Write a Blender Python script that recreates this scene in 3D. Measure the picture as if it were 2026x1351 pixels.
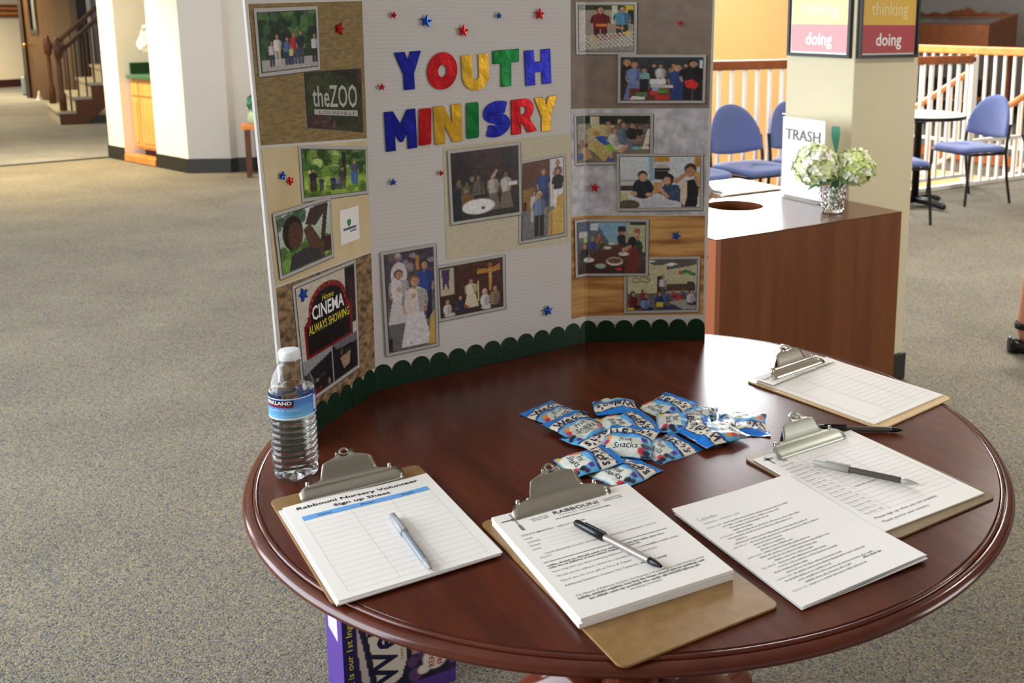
import bpy, bmesh, math, random
import numpy as np
from mathutils import Vector, Matrix

scene = bpy.context.scene
for o in list(bpy.data.objects):
    bpy.data.objects.remove(o, do_unlink=True)
C = scene.collection
PI = math.pi
R = math.radians
YAW = R(35.3)                       # the building is turned 35 degrees to the view
CU, SU = math.cos(YAW), math.sin(YAW)
TZ = 0.75                           # table height

def room(a, b, z=0.0):
    """room axes (a along the railing, b away from it) to world"""
    return Vector((a * CU - b * SU, a * SU + b * CU, z))

# ------------------------------------------------------------------ camera
cam_d = bpy.data.cameras.new('camera')
cam = bpy.data.objects.new('camera', cam_d)
C.objects.link(cam)
scene.camera = cam
pit, rol = 0.18442437, 0.0076482
fw = Vector((0, math.cos(pit), -math.sin(pit)))
rt = Vector((1, 0, 0))
up = rt.cross(fw)
r2 = rt * math.cos(rol) + up * math.sin(rol)
u2 = up * math.cos(rol) - rt * math.sin(rol)
M = Matrix.Identity(4)
for i in range(3):
    M[i][0], M[i][1], M[i][2] = r2[i], u2[i], -fw[i]
M[2][3] = TZ + 0.700349
cam.matrix_world = M
cam_d.sensor_fit = 'HORIZONTAL'
cam_d.sensor_width = 36.0
cam_d.lens = 1989.03 / 2026 * 36.0
cam_d.shift_x = -271.21 / 2026
cam_d.shift_y = -265.68 / 2026
cam_d.clip_start = 0.05
cam_d.clip_end = 100
cam_d.dof.use_dof = True
cam_d.dof.focus_distance = 1.62
cam_d.dof.aperture_fstop = 9.0

# ------------------------------------------------------------------ world, lights, exposure
world = bpy.data.worlds.new('world')
scene.world = world
world.use_nodes = True
bg = world.node_tree.nodes['Background']
bg.inputs[0].default_value = (0.86, 0.93, 1.0, 1)
bg.inputs[1].default_value = 0.45

def area_light(name, loc, look, sx, sy, energy, color):
    d = bpy.data.lights.new(name, 'AREA')
    d.shape = 'RECTANGLE'; d.size = sx; d.size_y = sy; d.energy = energy; d.color = color
    o = bpy.data.objects.new(name, d); C.objects.link(o)
    o.location = loc
    o.rotation_euler = Vector(look).to_track_quat('-Z', 'Y').to_euler()
    return o

# daylight through the long window wall on the left
area_light('daylight_left', room(-2.40, 3.65, 1.75), room(1, 0, -0.12), 4.6, 2.3, 290, (0.86, 0.93, 1.0))
area_light('daylight_left_far', room(-2.40, 8.45, 1.75), room(1, 0, -0.12), 2.0, 2.3, 110, (0.86, 0.93, 1.0))
# added fill light from the right, set at an invented window
area_light('fill_right', room(6.85, -3.45, 1.55), room(-1, 0.35, -0.06), 2.9, 2.1, 150, (1.0, 0.965, 0.91))
# daylight through the high window over the stairwell
area_light('daylight_stairwell', room(6.6, 9.80, 3.55), room(0, -1, -0.10), 5.4, 3.3, 1100, (0.95, 0.97, 1.0))

vs = scene.view_settings
vs.view_transform = 'Standard'
vs.look = 'None'
vs.gamma = 1.0
vs.use_curve_mapping = False
vs.exposure = 0.1
scene.cycles.use_denoising = True
scene.cycles.max_bounces = 7
scene.cycles.use_adaptive_sampling = True
scene.cycles.adaptive_threshold = 0.03
scene.cycles.transparent_max_bounces = 16

# ------------------------------------------------------------------ materials
MATS = {}
def hexc(r, g, b):
    f = lambda c: ((c / 255 + 0.055) / 1.055) ** 2.4 if c > 10 else c / 255 / 12.92
    return (f(r), f(g), f(b), 1)

def mat(name, col, rough=0.5, metal=0.0, spec=0.5, trans=0.0, ior=1.45, coat=0.0, emis=None, estr=0.0, var=0.0, vscale=20.0, bump=0.0, bscale=60.0, alpha=1.0, sheen=0.0):
    if name in MATS: return MATS[name]
    m = bpy.data.materials.new(name); m.use_nodes = True
    nt = m.node_tree; p = nt.nodes['Principled BSDF']
    p.inputs['Base Color'].default_value = col
    p.inputs['Roughness'].default_value = rough
    p.inputs['Metallic'].default_value = metal
    p.inputs['Specular IOR Level'].default_value = spec
    p.inputs['Transmission Weight'].default_value = trans
    p.inputs['IOR'].default_value = ior
    p.inputs['Coat Weight'].default_value = coat
    p.inputs['Alpha'].default_value = alpha
    p.inputs['Sheen Weight'].default_value = sheen
    if emis:
        p.inputs['Emission Color'].default_value = emis
        p.inputs['Emission Strength'].default_value = estr
    if var or bump:
        tc = nt.nodes.new('ShaderNodeTexCoord')
    if var:
        n = nt.nodes.new('ShaderNodeTexNoise'); n.inputs['Scale'].default_value = vscale; n.inputs['Detail'].default_value = 5
        nt.links.new(tc.outputs['Object'], n.inputs['Vector'])
        mx = nt.nodes.new('ShaderNodeMix'); mx.data_type = 'RGBA'
        mx.inputs['A'].default_value = tuple(c * (1 - var) for c in col[:3]) + (1,)
        mx.inputs['B'].default_value = tuple(min(1, c * (1 + var)) for c in col[:3]) + (1,)
        nt.links.new(n.outputs['Fac'], mx.inputs['Factor'])
        nt.links.new(mx.outputs['Result'], p.inputs['Base Color'])
    if bump:
        n2 = nt.nodes.new('ShaderNodeTexNoise'); n2.inputs['Scale'].default_value = bscale; n2.inputs['Detail'].default_value = 4
        nt.links.new(tc.outputs['Object'], n2.inputs['Vector'])
        b = nt.nodes.new('ShaderNodeBump'); b.inputs['Strength'].default_value = bump; b.inputs['Distance'].default_value = 0.01
        nt.links.new(n2.outputs['Fac'], b.inputs['Height'])
        nt.links.new(b.outputs['Normal'], p.inputs['Normal'])
    MATS[name] = m
    return m

def ramp_node(nt, stops, interp='LINEAR'):
    r = nt.nodes.new('ShaderNodeValToRGB')
    cr = r.color_ramp; cr.interpolation = interp
    while len(cr.elements) > len(stops): cr.elements.remove(cr.elements[-1])
    while len(cr.elements) < len(stops): cr.elements.new(1.0)
    for e, (p, c) in zip(cr.elements, stops):
        e.position = p; e.color = c
    return r

def carpet(name, stops, scale=210.0):
    m = bpy.data.materials.new(name); m.use_nodes = True; MATS[name] = m
    nt = m.node_tree; p = nt.nodes['Principled BSDF']
    p.inputs['Roughness'].default_value = 0.95; p.inputs['Specular IOR Level'].default_value = 0.1
    tc = nt.nodes.new('ShaderNodeTexCoord')
    v = nt.nodes.new('ShaderNodeTexVoronoi'); v.inputs['Scale'].default_value = scale
    nt.links.new(tc.outputs['Object'], v.inputs['Vector'])
    sep = nt.nodes.new('ShaderNodeSeparateColor'); nt.links.new(v.outputs['Color'], sep.inputs['Color'])
    r = ramp_node(nt, stops, 'CONSTANT'); nt.links.new(sep.outputs['Red'], r.inputs['Fac'])
    n = nt.nodes.new('ShaderNodeTexNoise'); n.inputs['Scale'].default_value = 2.2; n.inputs['Detail'].default_value = 6
    nt.links.new(tc.outputs['Object'], n.inputs['Vector'])
    rr = ramp_node(nt, [(0.3, (0.86, 0.86, 0.86, 1)), (0.7, (1.08, 1.07, 1.05, 1))]); nt.links.new(n.outputs['Fac'], rr.inputs['Fac'])
    mx = nt.nodes.new('ShaderNodeMix'); mx.data_type = 'RGBA'; mx.blend_type = 'MULTIPLY'; mx.inputs['Factor'].default_value = 1
    nt.links.new(r.outputs['Color'], mx.inputs['A']); nt.links.new(rr.outputs['Color'], mx.inputs['B'])
    nt.links.new(mx.outputs['Result'], p.inputs['Base Color'])
    b = nt.nodes.new('ShaderNodeBump'); b.inputs['Strength'].default_value = 0.8; b.inputs['Distance'].default_value = 0.004
    iv = nt.nodes.new('ShaderNodeMath'); iv.operation = 'SUBTRACT'; iv.inputs[0].default_value = 1
    nt.links.new(v.outputs['Distance'], iv.inputs[1]); nt.links.new(iv.outputs[0], b.inputs['Height'])
    nt.links.new(b.outputs['Normal'], p.inputs['Normal'])
    return m

def wood(name, c1, c2, rough=0.35, scale=(1, 14, 14), coat=0.0, spec=0.5, nscale=3.0, bump=0.0):
    m = bpy.data.materials.new(name); m.use_nodes = True; MATS[name] = m
    nt = m.node_tree; p = nt.nodes['Principled BSDF']
    p.inputs['Roughness'].default_value = rough; p.inputs['Coat Weight'].default_value = coat
    p.inputs['Coat Roughness'].default_value = 0.12
    p.inputs['Specular IOR Level'].default_value = spec
    tc = nt.nodes.new('ShaderNodeTexCoord'); mp = nt.nodes.new('ShaderNodeMapping')
    mp.inputs['Scale'].default_value = scale
    nt.links.new(tc.outputs['Object'], mp.inputs['Vector'])
    n = nt.nodes.new('ShaderNodeTexNoise'); n.inputs['Scale'].default_value = nscale; n.inputs['Detail'].default_value = 8; n.inputs['Roughness'].default_value = 0.65
    nt.links.new(mp.outputs['Vector'], n.inputs['Vector'])
    r = ramp_node(nt, [(0.25, c1), (0.75, c2)]); nt.links.new(n.outputs['Fac'], r.inputs['Fac'])
    nt.links.new(r.outputs['Color'], p.inputs['Base Color'])
    if bump:
        b = nt.nodes.new('ShaderNodeBump'); b.inputs['Strength'].default_value = bump; b.inputs['Distance'].default_value = 0.002
        nt.links.new(n.outputs['Fac'], b.inputs['Height']); nt.links.new(b.outputs['Normal'], p.inputs['Normal'])
    return m

def print_mat(name, rough=0.4, spec=0.5, metal=0.0, bump=0.0, bscale=150.0):
    """flat print: colours come from the mesh's own colour attribute"""
    m = bpy.data.materials.new(name); m.use_nodes = True; MATS[name] = m
    nt = m.node_tree; p = nt.nodes['Principled BSDF']
    p.inputs['Roughness'].default_value = rough; p.inputs['Specular IOR Level'].default_value = spec; p.inputs['Metallic'].default_value = metal
    a = nt.nodes.new('ShaderNodeVertexColor'); a.layer_name = 'print'
    nt.links.new(a.outputs['Color'], p.inputs['Base Color'])
    if bump:
        tc = nt.nodes.new('ShaderNodeTexCoord')
        n2 = nt.nodes.new('ShaderNodeTexNoise'); n2.inputs['Scale'].default_value = bscale
        nt.links.new(tc.outputs['Object'], n2.inputs['Vector'])
        b = nt.nodes.new('ShaderNodeBump'); b.inputs['Strength'].default_value = bump; b.inputs['Distance'].default_value = 0.002
        nt.links.new(n2.outputs['Fac'], b.inputs['Height']); nt.links.new(b.outputs['Normal'], p.inputs['Normal'])
    return m

def thin_clear(name, tint=(0.95, 0.97, 1, 1), rough=0.03, ior=1.5):
    m = bpy.data.materials.new(name); m.use_nodes = True; MATS[name] = m
    nt = m.node_tree; nt.nodes.remove(nt.nodes['Principled BSDF'])
    out = nt.nodes['Material Output']
    t = nt.nodes.new('ShaderNodeBsdfTransparent'); t.inputs['Color'].default_value = tint
    g = nt.nodes.new('ShaderNodeBsdfGlossy'); g.inputs['Roughness'].default_value = rough
    f0 = ((ior - 1) / (ior + 1)) ** 2
    ge = nt.nodes.new('ShaderNodeNewGeometry'); dt = nt.nodes.new('ShaderNodeVectorMath'); dt.operation = 'DOT_PRODUCT'
    nt.links.new(ge.outputs['Normal'], dt.inputs[0]); nt.links.new(ge.outputs['Incoming'], dt.inputs[1])
    def mth(op, a, b):
        n = nt.nodes.new('ShaderNodeMath'); n.operation = op
        for i, q in enumerate((a, b)):
            if q is None: continue
            if isinstance(q, float): n.inputs[i].default_value = q
            else: nt.links.new(q, n.inputs[i])
        return n.outputs[0]
    ab = mth('ABSOLUTE', dt.outputs['Value'], None)
    fr = mth('ADD', mth('MULTIPLY', mth('POWER', mth('SUBTRACT', 1.0, ab), 5.0), 1.0 - f0), f0)
    mx = nt.nodes.new('ShaderNodeMixShader')
    nt.links.new(fr, mx.inputs[0]); nt.links.new(t.outputs[0], mx.inputs[1]); nt.links.new(g.outputs[0], mx.inputs[2])
    nt.links.new(mx.outputs[0], out.inputs['Surface'])
    return m

carpet('carpet', [(0, hexc(80, 79, 79)), (0.14, hexc(128, 118, 96)), (0.36, hexc(111, 108, 102)), (0.58, hexc(135, 130, 118)), (0.76, hexc(100, 100, 104)), (0.90, hexc(150, 138, 106))], 250.0)
carpet('carpet_hall', [(0, hexc(96, 98, 102)), (0.2, hexc(136, 134, 130)), (0.5, hexc(120, 120, 120)), (0.8, hexc(150, 146, 138))])
mat('wall_cream', hexc(236, 226, 206), 0.85, var=0.03, vscale=3)
mat('wall_tan', hexc(210, 200, 170), 0.8, var=0.03, vscale=6, bump=0.05, bscale=200)
mat('wall_yellow', hexc(238, 194, 132), 0.85, var=0.03, vscale=2)
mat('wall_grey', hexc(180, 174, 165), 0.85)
mat('wall_niche', hexc(238, 222, 176), 0.85)
mat('ceiling_white', hexc(214, 210, 203), 0.9)
mat('cove_base', hexc(34, 34, 30), 0.45)
mat('base_maroon', hexc(62, 24, 26), 0.5)
wood('mahogany', (0.045, 0.0085, 0.0045, 1), (0.135, 0.026, 0.010, 1), rough=0.26, scale=(9, 1.1, 9), spec=0.27, coat=0.0, nscale=2.6)
wood('mahogany_edge', (0.065, 0.0115, 0.0055, 1), (0.13, 0.024, 0.010, 1), rough=0.15, scale=(5, 5, 5), spec=0.45, coat=0.0)
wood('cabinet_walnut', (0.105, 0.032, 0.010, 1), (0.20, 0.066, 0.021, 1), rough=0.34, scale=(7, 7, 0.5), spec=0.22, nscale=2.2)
wood('walnut_top', (0.085, 0.028, 0.010, 1), (0.15, 0.052, 0.018, 1), rough=0.17, scale=(0.7, 7, 7), spec=0.6, nscale=2.2)
wood('oak', hexc(196, 132, 62), hexc(222, 164, 92), rough=0.4, scale=(6, 6, 0.8))
wood('rail_oak', hexc(190, 108, 44), hexc(226, 146, 72), rough=0.35, scale=(3, 3, 3))
wood('rail_brown', hexc(124, 62, 24), hexc(160, 88, 38), rough=0.4, scale=(3, 3, 3))
wood('dark_oak', hexc(66, 40, 16), hexc(98, 62, 28), rough=0.45, scale=(5, 5, 0.7))
wood('stair_brown', hexc(70, 38, 18), hexc(104, 58, 28), rough=0.4, scale=(4, 4, 4))
wood('hardboard', hexc(130, 97, 52), hexc(160, 124, 76), rough=0.42, scale=(6, 6, 6), nscale=9)
wood('hardboard_light', hexc(206, 170, 116), hexc(224, 192, 142), rough=0.4, scale=(6, 6, 6), nscale=9)
wood('hardboard_dark', hexc(112, 90, 58), hexc(136, 110, 74), rough=0.45, scale=(6, 6, 6), nscale=9)
mat('black_metal', hexc(18, 18, 20), 0.35, 0.0, 0.5)
mat('white_paint', hexc(246, 240, 230), 0.4)
mat('grey_laminate', hexc(240, 236, 222), 0.3)
mat('chair_blue', hexc(78, 92, 142), 0.9, sheen=0.3, var=0.05, vscale=300)
mat('chair_navy', hexc(52, 60, 98), 0.9, sheen=0.3)
mat('paper', hexc(246, 242, 238), 0.75, spec=0.2)
mat('paper_edge', hexc(240, 238, 238), 0.8, spec=0.2)
mat('board_white', hexc(214, 209, 205), 0.7, spec=0.25)
mat('ink_black', hexc(24, 22, 28), 0.7, spec=0.2)
mat('ink_grey', hexc(158, 154, 156), 0.8, spec=0.2)
mat('ink_mid', hexc(118, 114, 118), 0.8, spec=0.2)
mat('ink_faint', hexc(206, 203, 204), 0.8, spec=0.2)
mat('ink_line', hexc(164, 164, 170), 0.8, spec=0.2)
mat('ink_navy', hexc(26, 24, 66), 0.4)
mat('ink_white', hexc(245, 245, 245), 0.5)
mat('ink_yellow', hexc(232, 214, 60), 0.5)
mat('ink_blueband', hexc(112, 172, 236), 0.7, spec=0.2)
mat('steel', hexc(176, 172, 162), 0.26, 1.0, bump=0.02, bscale=30)
mat('steel_dull', hexc(186, 190, 182), 0.4, 1.0, var=0.08, vscale=60)
mat('chrome', hexc(205, 200, 192), 0.1, 1.0)
mat('foil_b', hexc(22, 28, 136), 0.3, 0.7, bump=0.16, bscale=26)
mat('foil_r', hexc(172, 18, 22), 0.3, 0.7, bump=0.16, bscale=26)
mat('foil_g', hexc(190, 144, 34), 0.3, 0.7, bump=0.16, bscale=26)
mat('foil_n', hexc(10, 100, 42), 0.3, 0.7, bump=0.16, bscale=26)
mat('star_r', hexc(206, 18, 30), 0.2, 0.5)
mat('star_b', hexc(22, 78, 186), 0.2, 0.5)
mat('scallop_green', hexc(4, 46, 24), 0.42, 0.2, bump=0.06, bscale=160)
print_mat('photo_print', 0.28)
print_mat('packet_print', 0.36, 0.5, 0.0, bump=0.3, bscale=140)
print_mat('box_print', 0.35)
print_mat('label_print', 0.3)
mat('photo_border', hexc(188, 184, 180), 0.4)
mat('photo_dark', hexc(86, 82, 80), 0.5)

# ------------------------------------------------------------------ object helpers
def link(o, parent=None):
    C.objects.link(o)
    if parent is not None: o.parent = parent
    return o

def tag(o, label=None, cat=None, group=None, kind=None):
    if label: o['label'] = label
    if cat: o['category'] = cat
    if group: o['group'] = group
    if kind: o['kind'] = kind
    return o

def thing(name, label, cat, loc=(0, 0, 0), rotz=0.0, group=None):
    o = bpy.data.objects.new(name, None); o.empty_display_size = 0.05
    link(o); o.location = loc; o.rotation_euler = (0, 0, rotz)
    return tag(o, label, cat, group)

def mesh_obj(name, V, F, m, parent=None, smooth=False, kind=None):
    me = bpy.data.meshes.new(name)
    me.from_pydata([tuple(v) for v in V], [], F)
    me.validate(); me.update()
    if smooth:
        for p in me.polygons: p.use_smooth = True
    mm = MATS[m] if isinstance(m, str) else m
    me.materials.append(mm)
    o = bpy.data.objects.new(name, me)
    link(o, parent)
    if kind: o['kind'] = kind
    return o

def bevel(o, w=0.003, seg=2, ang=40):
    b = o.modifiers.new('bevel', 'BEVEL'); b.width = w; b.segments = seg; b.limit_method = 'ANGLE'; b.angle_limit = R(ang)
    b.harden_normals = False
    return o

class MB:
    def __init__(s): s.V = []; s.F = []
    def add(s, V, F, M=None):
        n = len(s.V)
        s.V += [(M @ Vector(v)) if M is not None else Vector(v) for v in V]
        s.F += [tuple(i + n for i in f) for f in F]
        return s
    def box(s, x0, x1, y0, y1, z0, z1, M=None):
        V = [(x0, y0, z0), (x1, y0, z0), (x1, y1, z0), (x0, y1, z0), (x0, y0, z1), (x1, y0, z1), (x1, y1, z1), (x0, y1, z1)]
        F = [(0, 3, 2, 1), (4, 5, 6, 7), (0, 1, 5, 4), (1, 2, 6, 5), (2, 3, 7, 6), (3, 0, 4, 7)]
        return s.add(V, F, M)
    def quad(s, a, b, c, d): return s.add([a, b, c, d], [(0, 1, 2, 3)])
    def tube(s, pts, r, n=10, cap=True):
        pts = [Vector(p) for p in pts]
        rs = r if isinstance(r, (list, tuple)) else [r] * len(pts)
        V = []; F = []
        prev = None
        for i, p in enumerate(pts):
            if i == 0: t = pts[1] - pts[0]
            elif i == len(pts) - 1: t = pts[-1] - pts[-2]
            else: t = (pts[i + 1] - p).normalized() + (p - pts[i - 1]).normalized()
            t.normalize()
            if prev is None:
                h = Vector((0, 0, 1)) if abs(t.z) < 0.9 else Vector((1, 0, 0))
                x = t.cross(h).normalized()
            else:
                x = (prev - t * prev.dot(t)).normalized()
            prev = x; y = t.cross(x)
            for k in range(n):
                a = 2 * PI * k / n
                V.append(p + (x * math.cos(a) + y * math.sin(a)) * rs[i])
        for i in range(len(pts) - 1):
            for k in range(n):
                a = i * n + k; b = i * n + (k + 1) % n
                F.append((a, b, b + n, a + n))
        if cap:
            F.append(tuple(range(n - 1, -1, -1))); F.append(tuple(range((len(pts) - 1) * n, len(pts) * n)))
        return s.add(V, F)
    def lathe(s, prof, n=32, M=None, cap=True):
        V = []; F = []
        for (r, z) in prof:
            for k in range(n):
                a = 2 * PI * k / n
                V.append((r * math.cos(a), r * math.sin(a), z))
        for i in range(len(prof) - 1):
            for k in range(n):
                a = i * n + k; b = i * n + (k + 1) % n
                F.append((a, b, b + n, a + n))
        if cap:
            F.append(tuple(range(n - 1, -1, -1))); F.append(tuple(range((len(prof) - 1) * n, len(prof) * n)))
        return s.add(V, F, M)
    def prism(s, pts, z0, z1, M=None):
        n = len(pts)
        V = [(x, y, z0) for x, y in pts] + [(x, y, z1) for x, y in pts]
        F = [tuple(range(n - 1, -1, -1)), tuple(range(n, 2 * n))] + [(i, (i + 1) % n, (i + 1) % n + n, i + n) for i in range(n)]
        return s.add(V, F, M)
    def build(s, name, m, parent=None, smooth=False, bev=0, kind=None):
        o = mesh_obj(name, s.V, s.F, m, parent, smooth, kind)
        if bev: bevel(o, bev)
        return o

def rrect(w, h, r, n=6, cx=0, cy=0):
    pts = []
    for (sx, sy, a0) in ((1, 1, 0), (-1, 1, 90), (-1, -1, 180), (1, -1, 270)):
        for k in range(n + 1):
            a = R(a0 + 90 * k / n)
            pts.append((cx + sx * (w / 2 - r) + r * math.cos(a), cy + sy * (h / 2 - r) + r * math.sin(a)))
    return pts

def text_geo(body, size=1.0, offset=0.0, shear=0.0, align='LEFT', res=2, spacing=1.0):
    cu = bpy.data.curves.new('txt', 'FONT'); cu.body = body; cu.size = size; cu.offset = offset; cu.shear = shear
    cu.align_x = align; cu.resolution_u = res; cu.space_character = spacing
    ob = bpy.data.objects.new('txt', cu)
    me = ob.to_mesh()
    V = np.array([v.co[:] for v in me.vertices]).reshape(-1, 3)[:, :2]
    F = [tuple(p.vertices) for p in me.polygons]
    ob.to_mesh_clear(); bpy.data.objects.remove(ob); bpy.data.curves.remove(cu)
    return V, F

def fit_text(body, x0, x1, y0, y1, offset=0.0, shear=0.0, res=2, both=True, **k):
    """text scaled to fill a box in its own plane"""
    V, F = text_geo(body, 1.0, offset, shear, 'LEFT', res, **k)
    mn, mx = V.min(0), V.max(0)
    sx = (x1 - x0) / (mx[0] - mn[0]); sy = (y1 - y0) / (mx[1] - mn[1]) if both else sx
    V = (V - mn) * [sx, sy] + [x0, y0]
    return V, F

def thicken(V, F, z0, z1):
    """flat triangles with an outline -> solid: V (n,2)"""
    n = len(V)
    VV = [(x, y, z1) for x, y in V] + [(x, y, z0) for x, y in V]
    FF = [f for f in F] + [tuple(i + n for i in reversed(f)) for f in F]
    cnt = {}
    for f in F:
        for i in range(len(f)):
            a, b = f[i], f[(i + 1) % len(f)]
            cnt[(a, b)] = 1
    for (a, b) in cnt:
        if (b, a) not in cnt: FF.append((b, a, a + n, b + n))
    return VV, FF

# ------------------------------------------------------------------ a tiny painter for printed pictures
class Canvas:
    def __init__(s, nx, ny, c=(128, 128, 128)):
        s.nx, s.ny = nx, ny
        s.A = np.zeros((ny, nx, 3)); s.A[:] = c
        yy, xx = np.mgrid[0:ny, 0:nx]
        s.X = (xx + 0.0) / (nx - 1); s.Y = (yy + 0.0) / (ny - 1)     # y runs down
    def put(s, m, c, a=1.0):
        m = np.clip(m, 0, 1)[..., None] * a
        s.A = s.A * (1 - m) + np.array(c, float) * m; return s
    def grad(s, c0, c1):
        t = s.Y[..., None]; s.A = np.array(c0, float) * (1 - t) + np.array(c1, float) * t; return s
    def rect(s, x0, y0, x1, y1, c, a=1.0):
        e = 0.5
        m = np.clip((s.X - x0) * s.nx + e, 0, 1) * np.clip((x1 - s.X) * s.nx + e, 0, 1) * np.clip((s.Y - y0) * s.ny + e, 0, 1) * np.clip((y1 - s.Y) * s.ny + e, 0, 1)
        return s.put(m, c, a)
    def ell(s, cx, cy, rx, ry, c, a=1.0):
        d = np.sqrt(((s.X - cx) / rx) ** 2 + ((s.Y - cy) / ry) ** 2)
        return s.put((1 - d) * min(rx * s.nx, ry * s.ny) + 0.5, c, a)
    def poly(s, pts, c, a=1.0):
        m = np.zeros_like(s.X, bool); n = len(pts)
        for i in range(n):
            (x0, y0), (x1, y1) = pts[i], pts[(i + 1) % n]
            if y0 == y1: continue
            cond = ((y0 > s.Y) != (y1 > s.Y)) & (s.X < (x1 - x0) * (s.Y - y0) / (y1 - y0) + x0)
            m ^= cond
        return s.put(m.astype(float), c, a)
    def noise(s, amt, seed=1, block=2):
        r = np.random.RandomState(seed)
        n = r.normal(0, amt, (s.ny // block + 1, s.nx // block + 1, 1))
        n = np.repeat(np.repeat(n, block, 0), block, 1)[:s.ny, :s.nx]
        s.A = np.clip(s.A + n, 0, 255); return s
    def blobs(s, n, box, r, cols, seed=1):
        rr = random.Random(seed)
        for _ in range(n):
            s.ell(rr.uniform(box[0], box[2]), rr.uniform(box[1], box[3]), r * rr.uniform(.5, 1.3), r * rr.uniform(.5, 1.3) * s.nx / s.ny, rr.choice(cols), rr.uniform(.5, 1))
        return s
    def person(s, x, y1, h, shirt, pants, skin=(198, 150, 120), hair=(60, 38, 26), w=1.0, skirt=False):
        """standing figure, feet at y1, height h (fraction of the picture)"""
        k = s.ny / s.nx; b = h * 0.16 * k * w
        if skirt: s.poly([(x - b * .5, y1 - h * .62), (x + b * .5, y1 - h * .62), (x + b * 1.3, y1), (x - b * 1.3, y1)], pants)
        else:
            s.rect(x - b * .75, y1 - h * .5, x - b * .08, y1, pants); s.rect(x + b * .08, y1 - h * .5, x + b * .75, y1, pants)
        dk = tuple(v * .72 for v in shirt)
        s.poly([(x - b * .95, y1 - h * .76), (x - b * .3, y1 - h * .82), (x + b * .3, y1 - h * .82), (x + b * .95, y1 - h * .76), (x + b * .72, y1 - h * .46), (x - b * .72, y1 - h * .46)], shirt)
        s.poly([(x + b * .2, y1 - h * .80), (x + b * .95, y1 - h * .76), (x + b * .72, y1 - h * .46), (x + b * .35, y1 - h * .46)], dk, .7)
        for sg in (-1, 1):
            s.poly([(x + sg * b * .78, y1 - h * .77), (x + sg * b * 1.02, y1 - h * .74), (x + sg * b * 1.12, y1 - h * .60), (x + sg * b * .88, y1 - h * .60)], dk)
            s.poly([(x + sg * b * .88, y1 - h * .60), (x + sg * b * 1.10, y1 - h * .60), (x + sg * b * .95, y1 - h * .46), (x + sg * b * .75, y1 - h * .47)], skin, .85)
        s.rect(x - b * .14, y1 - h * .85, x + b * .14, y1 - h * .80, tuple(v * .8 for v in skin))
        s.ell(x, y1 - h * .91, b * .46, h * .082, hair)
        s.ell(x + b * .04, y1 - h * .893, b * .34, h * .064, skin)
        s.ell(x + b * .16, y1 - h * .885, b * .18, h * .05, tuple(v * .8 for v in skin), .6)
        return s
    def sit(s, x, y, h, shirt, pants, skin=(198, 150, 120), hair=(60, 38, 26)):
        k = s.ny / s.nx; b = h * .26 * k
        s.ell(x + b * .5, y + h * .05, b * 1.3, h * .14, pants)
        s.ell(x, y - h * .3, b, h * .33, shirt)
        s.ell(x + b * .4, y - h * .25, b * .55, h * .26, tuple(v * .74 for v in shirt), .7)
        s.ell(x, y - h * .74, b * .52, h * .16, hair)
        s.ell(x + b * .12, y - h * .70, b * .36, h * .12, skin)
        s.ell(x + b * .26, y - h * .68, b * .18, h * .09, tuple(v * .8 for v in skin), .6)
        return s
    def lin(s):
        c = np.clip(s.A, 0, 255) / 255
        return np.where(c > 0.04045, ((c + 0.055) / 1.055) ** 2.4, c / 12.92)

def printed_grid(name, cv, fn, m, parent, smooth=True):
    """mesh grid carrying a canvas; fn(u, v) -> position, u left-right, v top-down, both 0..1"""
    nx, ny = cv.nx, cv.ny
    V = [fn(i / (nx - 1), j / (ny - 1)) for j in range(ny) for i in range(nx)]
    F = [(j * nx + i, (j + 1) * nx + i, (j + 1) * nx + i + 1, j * nx + i + 1) for j in range(ny - 1) for i in range(nx - 1)]
    o = mesh_obj(name, V, F, m, parent, smooth)
    col = o.data.color_attributes.new('print', 'FLOAT_COLOR', 'POINT')
    L = cv.lin().reshape(-1, 3)
    buf = np.ones((len(L), 4), np.float32); buf[:, :3] = L
    col.data.foreach_set('color', buf.ravel())
    return o
# ================================================================== THE SETTING
def struct(o): o['kind'] = 'structure'; return o
def rbox(mb, a0, a1, b0, b1, z0, z1):
    V = [room(a, b, z) for z in (z0, z1) for a, b in ((a0, b0), (a1, b0), (a1, b1), (a0, b1))]
    return mb.add(V, [(0, 3, 2, 1), (4, 5, 6, 7), (0, 1, 5, 4), (1, 2, 6, 5), (2, 3, 7, 6), (3, 0, 4, 7)])

WELL_A0, WELL_A1, WELL_B0, WELL_B1 = 2.9, 9.5, 5.66, 9.9
fl_ = MB()
for a0, a1, b0, b1 in ((-9, 22, -8, WELL_B0), (-9, WELL_A0, WELL_B0, 28), (WELL_A1, 22, WELL_B0, 28)):
    rbox(fl_, a0, a1, b0, b1, -0.25, 0)
struct(fl_.build('floor', 'carpet'))
hf = MB().prism([(-5.45, 10.48), (-9.6, 6.40), (-20, 14), (-14, 26), (-3.5, 20)][::-1], 0.0005, 0.006)
struct(hf.build('floor', 'carpet_hall'))
st_ = MB().tube([(-5.50, 10.44, 0.004), (-9.6, 6.41, 0.004)], 0.012, 6)
struct(st_.build('trim_1', 'cove_base'))
# lower floor of the stairwell
lf = MB(); rbox(lf, WELL_A0, WELL_A1, WELL_B0, WELL_B1, -3.3, -3.2)
struct(lf.build('floor', 'carpet'))

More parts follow.
